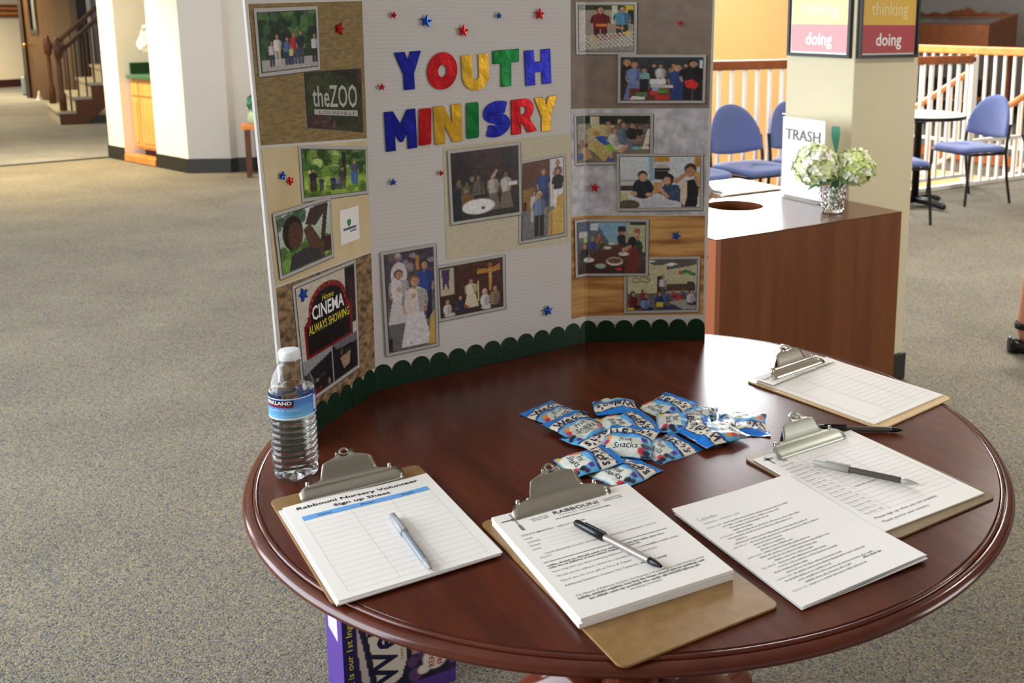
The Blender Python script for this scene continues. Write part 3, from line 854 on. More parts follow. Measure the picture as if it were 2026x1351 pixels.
MB().lathe([(rad, -.004), (rad + .004, -.0045), (rad + .004, -.06), (rad, -.06), (rad, -.004)], 40, Matrix.Translation((loc.x, loc.y, ch)), cap=False).build('hole_collar', 'cabinet_walnut', TC, True)
MB().lathe([(rad + .01, -.061), (rad + .01, -.55), (0, -.55)], 30, Matrix.Translation((loc.x, loc.y, ch)), cap=False).build('bin_liner', 'black_metal', TC, True)

# acrylic stand with the TRASH sheet
sp_ = room(2.63, 2.72, ch)
t = thing('sign_stand', 'white trash sign in a clear upright stand on the walnut cabinet', 'sign', sp_, YAW - PI / 2)
thin_clear('acrylic', (0.97, 0.98, 0.99, 1), 0.02, 1.5)
MB().box(-.122, .122, -.04, .04, 0, .004).build('base', 'acrylic', t)
MB().box(-.118, .118, -.004, .004, .004, .315).build('holder', 'acrylic', t)
MB().box(-.112, .112, -.0015, .0015, .008, .305).build('sheet', 'paper', t)
V, F = fit_text('TRASH', -.092, .09, .222, .262, offset=-.006); VV, FF = thicken(V, F, 0, .0005)
mesh_obj('lettering', [(x, -.0045 - z, y) for x, y, z in VV], FF, 'ink_mid', t)

# crystal vase with two hydrangeas
vz = Vector((.645, 3.484, ch))
t = thing('crystal_vase', 'cut crystal tumbler vase on the right of the walnut cabinet', 'vase', vz)
m = mat('crystal', (1, 1, 1, 1), .02, trans=1.0, ior=1.5)
nseg, nz = 28, 9
V = []; F = []
for j in range(nz + 1):
    f = j / nz; r0 = .036 + .017 * f; z = .004 + .098 * f
    for k in range(nseg):
        bump = .0022 if (k + j) % 2 == 0 else -.0008
        if j in (0, nz): bump = 0
        a = 2 * PI * k / nseg
        V.append(((r0 + bump) * math.cos(a), (r0 + bump) * math.sin(a), z))
for j in range(nz):
    for k in range(nseg):
        a = j * nseg + k; b_ = j * nseg + (k + 1) % nseg
        if (k + j) % 2 == 0: F += [(a, b_, a + nseg), (b_, b_ + nseg, a + nseg)]
        else: F += [(a, b_, b_ + nseg), (a, b_ + nseg, a + nseg)]
nb = len(V)
inner = [(.049, .102), (.034, .016), (.0005, .016)]
for (r_, z) in inner:
    for k in range(nseg):
        a = 2 * PI * k / nseg; V.append((r_ * math.cos(a), r_ * math.sin(a), z))
for (j0, j1) in ((nz * nseg, nb), (nb, nb + nseg), (nb + nseg, nb + 2 * nseg)):
    for k in range(nseg): F.append((j0 + k, j0 + (k + 1) % nseg, j1 + (k + 1) % nseg, j1 + k))
F.append(tuple(range(nb + 2 * nseg, nb + 3 * nseg)))
F.append(tuple(range(nseg - 1, -1, -1)))
mesh_obj('cut_glass', V, F, m, t)
MB().lathe([(.030, 0), (.037, 0), (.037, .0035), (.030, .0035)], 28).build('foot', m, t, True)
def hydr(label, cx, cy, cz, r, seed, cols, bend):
    t = thing('hydrangea', label, 'flower', (vz.x + bend[0], vz.y + bend[1], vz.z + .02))
    o = fluffy('flower_head', 190, r, .021, cols, seed, .86, t)
    o.location = (cx - vz.x - bend[0], cy - vz.y - bend[1], cz - vz.z - .02); del o['kind']
    core = MB().lathe([(0, -.8), (.5, -.62), (.8, -.2), (.8, .2), (.5, .62), (0, .8)], 14, Matrix.Translation(o.location) @ Matrix.Scale(r, 4), cap=False).build('flower_core', 'petal_lime', t, True)
    MB().tube([(0, 0, 0), (0, 0, .06), Vector(o.location) * .7, o.location], .004, 6).build('stem', 'leaf_green', t)
    return t
hydr('large pale hydrangea head on the left, in front of the trash sign', .585, 3.48, .955, .078, 3, ['petal_pale', 'petal_green', 'petal_white', 'petal_green'], (-.012, 0))
hydr('smaller greenish hydrangea head on the right of the crystal vase', .722, 3.50, .946, .066, 8, ['petal_green', 'petal_lime', 'petal_pale'], (.012, 0))
def leaf_mesh(name, L, W, curl, M, m, parent, n=9):
    V = []; F = []
    for i in range(n):
        f = i / (n - 1); w_ = W * math.sin(PI * min(.999, f * .93 + .05)) ** .8; z = -curl * f * f
        V += [M @ Vector((L * f, -w_, z + .1 * w_)), M @ Vector((L * f, 0, z - .12 * w_)), M @ Vector((L * f, w_, z + .1 * w_))]
    for i in range(n - 1):
        a = i * 3
        F += [(a, a + 3, a + 4, a + 1), (a + 1, a + 4, a + 5, a + 2)]
    return mesh_obj(name, V, F, m, parent, True)
t = thing('green_ribbon', 'twisted green leaf standing upright between the two hydrangeas', 'leaf', (vz.x + .004, vz.y - .01, vz.z + .09))
V = []; F = []
for i in range(13):
    f = i / 12; z = f * .215; wd = .016 if f < .35 else (.008 + .03 * max(0, f - .62)); tw = 1.2 * math.sin(f * 4)
    d = Vector((math.cos(tw), math.sin(tw) * .6, 0)) * wd
    c = Vector((.004 * math.sin(f * 5), 0, z)); V += [c - d, c + d]
for i in range(12): F.append((2 * i, 2 * i + 1, 2 * i + 3, 2 * i + 2))
mesh_obj('blade', V, F, 'leaf_teal', t, True)
MB().tube([(0, 0, -.05), (0, 0, .02)], .004, 6).build('stem', 'leaf_green', t)
t = thing('loose_leaf', 'broad green leaf drooping over the left rim of crystal vase', 'leaf', (vz.x - .005, vz.y - .05, vz.z + .125))
leaf_mesh('blade', .095, .026, .035, Matrix.Rotation(R(190), 4, 'Z'), 'leaf_green', t)
leaf_mesh('blade', .06, .018, .015, Matrix.Rotation(R(-12), 4, 'Z'), 'leaf_green', t)

# ------------------------------------------------------------------ blue stacking chairs
def chair_meshes():
    out = {}
    # seat pad
    pts = rrect(.47, .43, .09, 8)
    n = len(pts); V = []; F = []
    prof = [(1.0, 0), (1.0, .02), (.97, .034), (.88, .043), (.5, .048), (.0, .049)]
    for s, z in prof:
        for x, y in pts:
            droop = -.012 * max(0, (-y - .12) / .1) ** 2
            V.append((x * s, y * s, .425 + z + droop))
    for j in range(len(prof) - 1):
        for k in range(n):
            a = j * n + k; b = j * n + (k + 1) % n; F.append((a, b, b + n, a + n))
    F.append(tuple(range(n - 1, -1, -1)))
    out['seat'] = (V, F, 'chair_blue', True)
    # backrest: flat-bottomed shell with an arched top, bowed backwards
    nx, nz = 25, 12; V = []; F = []
    def outl(s):                       # s -1..1 -> bottom, top
        bot = .545 - .028 * (1 - s * s); top = .56 + .295 * (max(0, 1 - abs(s) ** 2.2)) ** .5 + .01
        return bot, top
    for side, off in ((1, .018), (-1, -.018)):
        for i in range(nx):
            s = -1 + 2 * i / (nx - 1); b_, t_ = outl(s * .998)
            for j in range(nz):
                f = j / (nz - 1); z = b_ + (t_ - b_) * f
                edge = min(1, 6 * min(f, 1 - f, (1 - abs(s)) * 2 + .0))
                y = .215 - .055 * s * s + .16 * (z - .5) + off * (.35 + .65 * math.sqrt(max(0, edge)))
                V.append((s * .235, y, z))
    N = nx * nz
    for i in range(nx - 1):
        for j in range(nz - 1):
            a = i * nz + j
            F.append((a, a + 1, a + nz + 1, a + nz)); F.append((N + a, N + a + nz, N + a + nz + 1, N + a + 1))
    for j in range(nz - 1):
        F.append((j, N + j, N + j + 1, j + 1)); a = (nx - 1) * nz + j; F.append((a, a + 1, N + a + 1, N + a))
    for i in range(nx - 1):
        a = i * nz; F.append((a, a + nz, N + a + nz, N + a)); a += nz - 1; F.append((a, N + a, N + a + nz, a + nz))
    out['backrest'] = (V, F, 'chair_blue', True)
    fm = MB()
    fm.tube([(-.225, -.19, .41), (.225, -.19, .41), (.235, .17, .41), (-.235, .17, .41), (-.225, -.19, .41)], .011, 8)
    out['seat_frame'] = (fm.V, fm.F, 'black_metal', False)
    return out
CHM = {}
for k, (V, F, m_, sm) in chair_meshes().items():
    me = bpy.data.meshes.new(k); me.from_pydata([tuple(v) for v in V], [], F); me.update()
    for p in me.polygons: p.use_smooth = sm
    me.materials.append(MATS[m_]); CHM[k] = me
legm = {}
for sx in (-1, 1):
    f = MB().tube([(sx * .225, -.185, .41), (sx * .235, -.215, 0)], [.012, .011], 8); legm[('f', sx)] = mesh_of(f, 'leg', 'black_metal')
    f = MB().tube([(sx * .235, .17, .43), (sx * .238, .20, .2), (sx * .24, .245, 0)], [.012, .012, .011], 8); legm[('r', sx)] = mesh_of(f, 'leg', 'black_metal')
    f = MB().tube([(sx * .238, .17, .41), (sx * .240, .175, .50), (sx * .238, .200, .645)], .0125, 8); legm[('p', sx)] = mesh_of(f, 'back_post', 'black_metal')
def chair(label, x, y, rot, group='blue fabric stacking chairs'):
    t = thing('stacking_chair', label, 'chair', (x, y, 0), rot, group)
    for k in ('seat', 'backrest', 'seat_frame'): put(k, CHM[k], (0, 0, 0), t)
    for key in (('f', -1), ('f', 1), ('r', -1), ('r', 1)): put('leg', legm[key], (0, 0, 0), t)
    for sx in (-1, 1): put('back_post', legm[('p', sx)], (0, 0, 0), t)
    return t
c0 = Vector((.72, 6.92))
for lab, k in (('blue chair in the row by the railing, only its seat shows beside the board', -1), ('blue chair in the row by the railing, full arched backrest beside the board', 0), ('blue chair in the row by the railing, its edge peeking out behind the pillar', 1)):
    q = c0 + Vector((CU, SU)) * .555 * k
    chair(lab, q.x, q.y, YAW)
# lone chair on the right: front direction points left
chair('single blue chair standing alone at right, turned towards the white round table', 2.62, 8.20, math.atan2(-.167, -.376) + PI / 2)
chair('blue chair almost hidden behind the pillar, by the black table base', 1.80, 7.36, YAW + R(62))

# round cafe table on a black cross base
t = thing('cafe_table', 'round white cafe table with black column behind the pillar', 'table', (2.125, 7.93, 0), R(20))
MB().lathe([(0, .705), (.34, .705), (.352, .71), (.355, .722), (.355, .738), (.35, .742), (0, .742)], 48, cap=False).build('tabletop', 'grey_laminate', t, True)
MB().lathe([(.353, .708), (.358, .712), (.358, .734), (.353, .736)], 48, cap=False).build('edge_band', 'black_metal', t, True)
MB().lathe([(.03, .05), (.03, .66), (.12, .69), (.12, .705)], 20).build('column', 'black_metal', t, True)
for k in range(4):
    a = k * PI / 2 + R(-75)
    MB().tube([(0, 0, .055), (.14 * math.cos(a), .14 * math.sin(a), .055), (.27 * math.cos(a), .27 * math.sin(a), .035), (.30 * math.cos(a), .30 * math.sin(a), .03)], [.032, .03, .026, .02], 10).build('foot', 'black_metal', t, True)

# ------------------------------------------------------------------ display desk on the landing
HB = Vector((4.74, 14.30, 0))
t = thing('display_desk', 'oak display desk with sloping glass lid and scrolled top across the landing', 'desk', HB, YAW + PI / 2)
# local x runs along the front to the left of the picture, local -y is away to the right (its back)
HW = 1.85
wd = wood('desk_oak', hexc(100, 52, 18), hexc(136, 76, 30), .4, (3, 3, 3))
V = [(0, 0, 1.10), (0, -.62, 1.10), (0, -.62, 1.52), (0, 0, 1.38)]
for x in (0, HW - .03):
    MB().add([(x, y, z) for _, y, z in V] + [(x + .03, y, z) for _, y, z in V], [(0, 1, 2, 3), (7, 6, 5, 4), (0, 4, 5, 1), (1, 5, 6, 2), (2, 6, 7, 3), (3, 7, 4, 0)]).build('side_panel', 'desk_oak', t)
MB().box(.03, HW - .03, -.02, 0, 1.10, 1.38).build('front_panel', 'desk_oak', t)
MB().box(.03, HW - .03, -.62, 0, 1.08, 1.10).build('case_floor', 'desk_oak', t)
lid = MB()
def lidbar(x0, x1, f0, f1):
    P = lambda x, f, dz: (x, -.62 * f, 1.38 + .14 * f + dz)
    lid.add([P(x0, f0, .0), P(x1, f0, .0), P(x1, f1, .0), P(x0, f1, .0), P(x0, f0, .035), P(x1, f0, .035), P(x1, f1, .035), P(x0, f1, .035)], [(0, 3, 2, 1), (4, 5, 6, 7), (0, 1, 5, 4), (1, 2, 6, 5), (2, 3, 7, 6), (3, 0, 4, 7)])
lidbar(0, HW, 0, .10); lidbar(0, HW, .93, 1.0); lidbar(0, .07, .10, .93); lidbar(HW - .07, HW, .10, .93)
lid.build('lid_frame', 'desk_oak', t)
MB().quad((.07, -.062, 1.41), (HW - .07, -.062, 1.41), (HW - .07, -.577, 1.525), (.07, -.577, 1.525)).build('lid_glass', mat('desk_glass', hexc(128, 126, 124), .12), t)
pts = [(0, 1.10), (HW, 1.10), (HW, 1.58)]
for k in range(1, 40):
    f = k / 40; x = HW * (1 - f); s = abs(f - .5) * 2
    z = 1.585 + .016 * math.sin(f * 38) + (.085 * max(0, 1 - s / .28) ** .8)
    if s < .045: z -= .06
    pts.append((x, z))
pts.append((0, 1.58))
MB().prism(pts, 0, .025, Matrix.Translation((0, -.62, 0)) @ Matrix.Rotation(R(90), 4, 'X')).build('scrolled_back', 'desk_oak', t)
for x in (.04, HW - .04):
    for y in (-.05, -.58): MB().box(x - .03, x + .03, y - .03, y + .03, 0, 1.08).build('leg', 'desk_oak', t)
MB().box(.04, HW - .04, -.60, -.04, .34, .39).build('lower_shelf', 'desk_oak', t)
MB().box(.3, 1.5, -.5, -.2, .391, .62).build('storage_bin', 'black_metal', t)

# ------------------------------------------------------------------ person walking out of the picture on the right
PX, PY = 1.66, 4.30
person = thing('person', 'person in dark cropped trousers and black strapped shoe at right edge', 'person', (PX, PY, 0))
def skin_body(name, nodes, edges, m, parent, sub=2):
    me = bpy.data.meshes.new(name); me.from_pydata([n[0] for n in nodes], edges, []); me.materials.append(MATS[m])
    o = bpy.data.objects.new(name, me); link(o, parent)
    o.modifiers.new('skin', 'SKIN')
    for i, n in enumerate(nodes):
        r_ = n[1]; me.skin_vertices[0].data[i].radius = (r_, r_) if not isinstance(r_, tuple) else r_
    me.skin_vertices[0].data[0].use_root = True
    s = o.modifiers.new('sub', 'SUBSURF'); s.levels = sub; s.render_levels = sub
    for p in me.polygons: p.use_smooth = True
    return o
mat('skin', hexc(196, 140, 112), .55); mat('trouser_navy', hexc(34, 32, 58), .85); mat('top_maroon', hexc(92, 20, 40), .8); mat('shoe_black', hexc(14, 14, 16), .25); mat('hair_brown', hexc(58, 38, 26), .6)
pel = (.17, -.02, .94)
nodes = [(pel, .13), ((.18, -.02, 1.12), .115), ((.19, -.02, 1.32), .13), ((.20, -.02, 1.43), .075), ((.205, -.02, 1.50), .052), ((.22, -.02, 1.58), .075), ((.225, -.02, 1.67), .088), ((.22, -.02, 1.74), .06),
    ((.15, .08, .88), .085), ((.10, .06, .50), .055), ((.05, .03, .32), .052), ((.015, .01, .10), .034), ((.03, .01, .055), .034), ((.16, 0, .035), .03), ((.22, 0, .028), .022),
    ((.20, -.12, .88), .085), ((.33, -.12, .52), .055), ((.36, -.12, .30), .05), ((.37, -.12, .10), .034), ((.385, -.12, .055), .034), ((.51, -.12, .035), .03), ((.57, -.12, .028), .022),
    ((.18, .16, 1.39), .05), ((.15, .20, 1.14), .04), ((.22, .19, .92), .03), ((.25, .185, .84), .028),
    ((.20, -.20, 1.39), .05), ((.24, -.24, 1.14), .04), ((.32, -.22, .94), .03), ((.34, -.21, .86), .028)]
edges = [(0, 1), (1, 2), (2, 3), (3, 4), (4, 5), (5, 6), (6, 7), (0, 8), (8, 9), (9, 10), (10, 11), (11, 12), (12, 13), (13, 14), (0, 15), (15, 16), (16, 17), (17, 18), (18, 19), (19, 20), (20, 21), (2, 22), (22, 23), (23, 24), (24, 25), (2, 26), (26, 27), (27, 28), (28, 29)]
for hx, hy, hz in ((.25, .185, .84), (.34, -.21, .86)):
    base_i = 25 if hy > 0 else 29
    for k, (fy, ln) in enumerate(((-.024, .075), (-.008, .085), (.008, .08), (.024, .065))):
        a = len(nodes); nodes += [((hx + .01, hy + fy, hz - .03), .010), ((hx + .02, hy + fy, hz - .03 - ln * .55), .009), ((hx + .008, hy + fy, hz - .03 - ln), .008)]
        edges += [(base_i, a), (a, a + 1), (a + 1, a + 2)]
    a = len(nodes); nodes += [((hx + .035, hy, hz - .01), .010), ((hx + .045, hy, hz - .045), .009)]; edges += [(base_i, a), (a, a + 1)]
skin_body('body', nodes, edges, 'skin', person)
skin_body('trousers', [(pel, .145), ((.15, .08, .86), .105), ((.10, .06, .50), .078), ((.055, .032, .36), .072), ((.20, -.12, .86), .105), ((.33, -.12, .52), .078), ((.355, -.12, .36), .072)], [(0, 1), (1, 2), (2, 3), (0, 4), (4, 5), (5, 6)], 'trouser_navy', person)
skin_body('shirt', [((.172, -.02, .90), .165), ((.18, -.02, 1.12), .142), ((.19, -.02, 1.33), .142), ((.198, -.02, 1.42), .08), ((.18, .165, 1.38), .064), ((.155, .20, 1.18), .056), ((.20, -.205, 1.38), .064), ((.235, -.24, 1.18), .056)], [(0, 1), (1, 2), (2, 3), (2, 4), (4, 5), (2, 6), (6, 7)], 'top_maroon', person)
skin_body('hair', [((.20, -.02, 1.70), .10), ((.185, -.02, 1.60), .085), ((.18, -.02, 1.50), .06), ((.225, -.02, 1.76), .07)], [(0, 1), (1, 2), (0, 3)], 'hair_brown', person)
for (x, y) in ((0, 0), (.355, -.13)):
    V = []; F = []
    secs = [(-.052, .022, .070), (-.045, .034, .078), (-.01, .038, .062), (.05, .036, .046), (.11, .042, .044), (.17, .042, .040), (.215, .030, .032), (.235, .012, .022)]
    n = 14
    for (sx, hw, top) in secs:
        for k in range(n):
            a = 2 * PI * k / n; V.append((x + sx, y + hw * math.cos(a), max(0.004, top * .5 + top * .5 * math.sin(a))))
    for j in range(len(secs) - 1):
        for k in range(n):
            a = j * n + k; b_ = j * n + (k + 1) % n; F.append((a, b_, b_ + n, a + n))
    F += [tuple(range(n - 1, -1, -1)), tuple(range((len(secs) - 1) * n, len(secs) * n))]
    sh = mesh_obj('shoe', V, F, 'shoe_black', person, True)
    MB().lathe([(.038, .112), (.0415, .116), (.0415, .138), (.038, .142)], 18, Matrix.Translation((x + .012, y, 0)), cap=False).build('ankle_strap', 'shoe_black', sh, True)
face = [((.305, -.045, 1.645), .011), ((.305, .005, 1.645), .011)]
for c_, r_ in face:
    MB().lathe([(0, -r_), (r_ * .8, -r_ * .5), (r_, 0), (r_ * .8, r_ * .5), (0, r_)], 8, Matrix.Translation(c_), cap=False).build('eye', 'ink_black', person, True)
# ================================================================== THE ROUND TABLE
TX, TY, TR = -0.0268, 1.6127, 0.6175
T = thing('round_table', 'round glossy mahogany pedestal table with a moulded double edge', 'table', (TX, TY, 0), 0)
MB().lathe([(0, TZ - .0205), (TR - .0236, TZ - .0205), (TR - .0236, TZ), (0, TZ)], 128, cap=False).build('tabletop', 'mahogany', T)
tb = bpy.data.objects[-1] if False else T.children[0]
tb.rotation_euler = (0, 0, R(33))
ed = []
def arc(cx, cz, r, a0, a1, n): return [(cx + r * math.cos(R(a0 + (a1 - a0) * k / n)), cz + r * math.sin(R(a0 + (a1 - a0) * k / n))) for k in range(n + 1)]
prof = [(TR - .0235, TZ - .0208), (TR - .0235, TZ - .0005), (TR - .0228, TZ - .0018), (TR - .0220, TZ - .0008)] + arc(TR - .0188, TZ - .0034, .0034, 150, 15, 8) + [(TR - .0154, TZ - .0058), (TR - .0149, TZ - .0058), (TR - .0140, TZ - .0036), (TR - .0100, TZ - .0034), (TR - .0060, TZ - .0046), (TR - .0028, TZ - .0070), (TR - .0008, TZ - .0098), (TR, TZ - .0125), (TR - .0010, TZ - .0158), (TR - .0040, TZ - .0185), (TR - .0090, TZ - .0202), (TR - .030, TZ - .0212), (TR - .0235, TZ - .0208)]
em = MB().lathe(prof, 160, cap=False).build('edge_moulding', 'mahogany_edge', T, True)
em.data.set_sharp_from_angle(angle=R(28))
MB().lathe([(0, TZ - .060), (TR - .10, TZ - .060), (TR - .10, TZ - .0215), (0, TZ - .0215)], 96, cap=False).build('underframe', 'mahogany', T)
MB().lathe([(.05, .17), (.075, .18), (.085, .22), (.06, .26), (.045, .30), (.06, .36), (.095, .44), (.10, .50), (.075, .56), (.055, .60), (.06, .64), (.16, .66), (.17, .69)], 40).build('pedestal', 'mahogany_edge', T, True)
MB().lathe([(0, .03), (.22, .03), (.25, .045), (.255, .08), (.24, .115), (.235, .135), (.20, .145), (.12, .165), (.06, .18), (0, .18)], 56, cap=False).build('pedestal_base', 'mahogany_edge', T, True)
for k in range(4):
    a = R(57 + 90 * k); ca, sa = math.cos(a), math.sin(a)
    P = [(.05, .22), (.12, .235), (.20, .19), (.29, .10), (.37, .035), (.43, .028)]
    MB().tube([(r * ca, r * sa, z) for r, z in P], [.04, .045, .042, .036, .030, .027], 12).build('leg', 'mahogany_edge', T, True)
    MB().tube([(.40 * ca, .40 * sa, .028), (.435 * ca, .435 * sa, .026), (.46 * ca, .46 * sa, .022)], [.026, .028, .014], 12).build('brass_foot', mat('brass_dark', hexc(150, 110, 60), .25, 1.0), T, True)

# ================================================================== THE DISPLAY BOARD
PB = {'LO': Vector((-.5885, 1.5406, .7503)), 'HL': Vector((-.5186, 1.8217, .7503)), 'HR': Vector((-.1373, 2.1246, .7503)), 'RO': Vector((.1265, 2.1471, .7503))}
PT = {'LO': Vector((-.6110, 1.5406, 1.51)), 'HL': Vector((-.5126, 1.8217, 1.51)), 'HR': Vector((-.1353, 2.1246, 1.51)), 'RO': Vector((.1349, 2.1471, 1.51))}
SL0, SL1, SC1, SR1 = -.020, .2696, .7566, 1.0214
PAN = [(SL0, SL1, 'LO', 'HL'), (SL1, SC1, 'HL', 'HR'), (SC1, SR1, 'HR', 'RO')]
BH = .76
PNRM = {b: (PB[b] - PB[a]).cross(PT[a] - PB[a]).normalized() for (_, _, a, b) in PAN}
def bpos(s, t, off=0.0):
    """point on the folded board: s along it, t up from the table, off in front of it"""
    for (s0, s1, a, b) in PAN:
        if s <= s1 or b == 'RO':
            f = (s - s0) / (s1 - s0); g = t / BH
            p0 = PB[a].lerp(PB[b], f); p1 = PT[a].lerp(PT[b], f)
            n = PNRM[b]
            for hs, na, nb in ((SL1, 'HL', 'HR'), (SC1, 'HR', 'RO')):
                if abs(s - hs) < .008:
                    w_ = (s - hs + .008) / .016; n = PNRM[na].lerp(PNRM[nb], w_).normalized()
            return p0.lerp(p1, g) + n * off
BO = Vector((-.33, 1.97, .7503))
BD = thing('display_board', 'white folding display board with photos and foil letters standing on table', 'display board', BO)
def bp(s, t, off=0.0): return bpos(s, t, off) - BO
def board_mat():
    m = bpy.data.materials.new('corrugated_white'); m.use_nodes = True; MATS['corrugated_white'] = m
    nt = m.node_tree; p = nt.nodes['Principled BSDF']
    p.inputs['Base Color'].default_value = hexc(216, 211, 208); p.inputs['Roughness'].default_value = .6; p.inputs['Specular IOR Level'].default_value = .3
    tc = nt.nodes.new('ShaderNodeTexCoord'); w = nt.nodes.new('ShaderNodeTexWave'); w.bands_direction = 'Z'; w.inputs['Scale'].default_value = 42; w.inputs['Distortion'].default_value = .3; w.inputs['Detail'].default_value = 1
    nt.links.new(tc.outputs['Object'], w.inputs['Vector'])
    b = nt.nodes.new('ShaderNodeBump'); b.inputs['Strength'].default_value = .10; b.inputs['Distance'].default_value = .002
    nt.links.new(w.outputs['Fac'], b.inputs['Height']); nt.links.new(b.outputs['Normal'], p.inputs['Normal'])
board_mat()
for nm, (s0, s1, a, b) in zip(('left_wing', 'center_panel', 'right_wing'), PAN):
    NXP, NZP = 10, 10; V = []; F = []
    for off in (0.0, -.004):
        for j in range(NZP + 1):
            for i in range(NXP + 1): V.append(bp(s0 + (s1 - s0) * min(.99999, max(.00001, i / NXP)), BH * j / NZP, off))
    N = (NXP + 1) * (NZP + 1); q = lambda i, j: j * (NXP + 1) + i
    for j in range(NZP):
        for i in range(NXP):
            F.append((q(i, j), q(i + 1, j), q(i + 1, j + 1), q(i, j + 1))); F.append((N + q(i, j), N + q(i, j + 1), N + q(i + 1, j + 1), N + q(i + 1, j)))
    for i in range(NXP):
        F.append((q(i, 0), N + q(i, 0), N + q(i + 1, 0), q(i + 1, 0))); F.append((q(i, NZP), q(i + 1, NZP), N + q(i + 1, NZP), N + q(i, NZP)))
    for j in range(NZP):
        F.append((q(0, j), q(0, j + 1), N + q(0, j + 1), N + q(0, j))); F.append((q(NXP, j), N + q(NXP, j), N + q(NXP, j + 1), q(NXP, j + 1)))
    mesh_obj(nm, V, F, 'corrugated_white', BD)

def board_quad(name, Q, off, m, parent, nx=24, ny=6, thick=.0004, wave=0.0, edge=None):
    """sheet stuck on the board; Q = TL, TR, BR, BL in board coordinates"""
    def P(u, v):
        a = (Q[0][0] * (1 - u) + Q[1][0] * u, Q[0][1] * (1 - u) + Q[1][1] * u); b = (Q[3][0] * (1 - u) + Q[2][0] * u, Q[3][1] * (1 - u) + Q[2][1] * u)
        return (a[0] * (1 - v) + b[0] * v, a[1] * (1 - v) + b[1] * v)
    V = []; F = []
    for j in range(ny + 1):
        for i in range(nx + 1):
            s, t = P(i / nx, j / ny); V.append(bp(s, t, off))
    N = nx + 1
    for j in range(ny):
        for i in range(nx): F.append((j * N + i, (j + 1) * N + i, (j + 1) * N + i + 1, j * N + i + 1))
    o = mesh_obj(name, V, F, m, parent, False)
    so = o.modifiers.new('solid', 'SOLIDIFY'); so.thickness = thick; so.offset = -1
    return o, P

def paper_mat(name, c1, c2, scale, nsc=(1, 1, 1), bump=0.0, rough=.6, kind='noise'):
    m = bpy.data.materials.new(name); m.use_nodes = True; MATS[name] = m
    nt = m.node_tree; p = nt.nodes['Principled BSDF']; p.inputs['Roughness'].default_value = rough; p.inputs['Specular IOR Level'].default_value = .3
    tc = nt.nodes.new('ShaderNodeTexCoord'); mp = nt.nodes.new('ShaderNodeMapping'); mp.inputs['Scale'].default_value = nsc
    nt.links.new(tc.outputs['Object'], mp.inputs['Vector'])
    n = nt.nodes.new('ShaderNodeTexNoise' if kind != 'vor' else 'ShaderNodeTexVoronoi'); n.inputs['Scale'].default_value = scale
    if kind != 'vor': n.inputs['Detail'].default_value = 8
    nt.links.new(mp.outputs['Vector'], n.inputs['Vector'])
    out = n.outputs['Fac'] if kind != 'vor' else n.outputs['Distance']
    r = ramp_node(nt, [(.35, c1), (.65, c2)]); nt.links.new(out, r.inputs['Fac'])
    nt.links.new(r.outputs['Color'], p.inputs['Base Color'])
    if bump:
        b = nt.nodes.new('ShaderNodeBump'); b.inputs['Strength'].default_value = bump; b.inputs['Distance'].default_value = .003
        nt.links.new(out, b.inputs['Height']); nt.links.new(b.outputs['Normal'], p.inputs['Normal'])
paper_mat('p_burlap', hexc(126, 104, 66), hexc(156, 132, 88), 60, (1, 1, 4))
paper_mat('p_cream', hexc(208, 186, 142), hexc(222, 204, 164), 12)
paper_mat('p_crinkle', hexc(86, 66, 44), hexc(170, 138, 100), 60, (1, 1, 1.6), .6)
paper_mat('p_ivory', hexc(206, 194, 166), hexc(216, 206, 182), 90, (1, 1, 3))
paper_mat('p_taupe', hexc(134, 118, 106), hexc(148, 132, 120), 40)
paper_mat('p_marble', hexc(176, 174, 188), hexc(222, 220, 226), 46, (1, 1, 1), .3)
paper_mat('p_wood', hexc(160, 102, 52), hexc(222, 172, 106), 7, (1, 1, 9))
PAPERS = [('burlap', [(-.013, .719), (.2690, .729), (.2690, .4840), (-.014, .5043)]), ('cream', [(-.014, .4997), (.2690, .4797), (.2690, .2731), (-.010, .278)]),
    ('crinkle', [(-.010, .2748), (.2690, .2702), (.2690, .0462), (-.012, .0288)]), ('ivory', [(.4221, .456), (.7172, .4645), (.7168, .2301), (.4237, .2346)]),
    ('taupe', [(.7202, .7500), (1.0162, .7516), (1.0156, .5156), (.7198, .5152)]), ('marble', [(.7198, .5131), (1.0145, .5145), (1.0136, .2839), (.7194, .2871)]),
    ('wood', [(.7194, .2849), (1.0137, .2817), (1.0158, .0591), (.7191, .0601)])]
PL = {'burlap': 'brown burlap patterned paper', 'cream': 'cream patterned paper', 'crinkle': 'crinkled brown paper print', 'ivory': 'ivory linen patterned paper', 'taupe': 'taupe patterned paper', 'marble': 'grey marbled paper', 'wood': 'wood plank patterned paper'}
for nm, Q in PAPERS:
    o, _ = board_quad('backing_paper', Q, .0007, 'p_' + nm, BD, nx=36, ny=10); o['label'] = PL[nm]

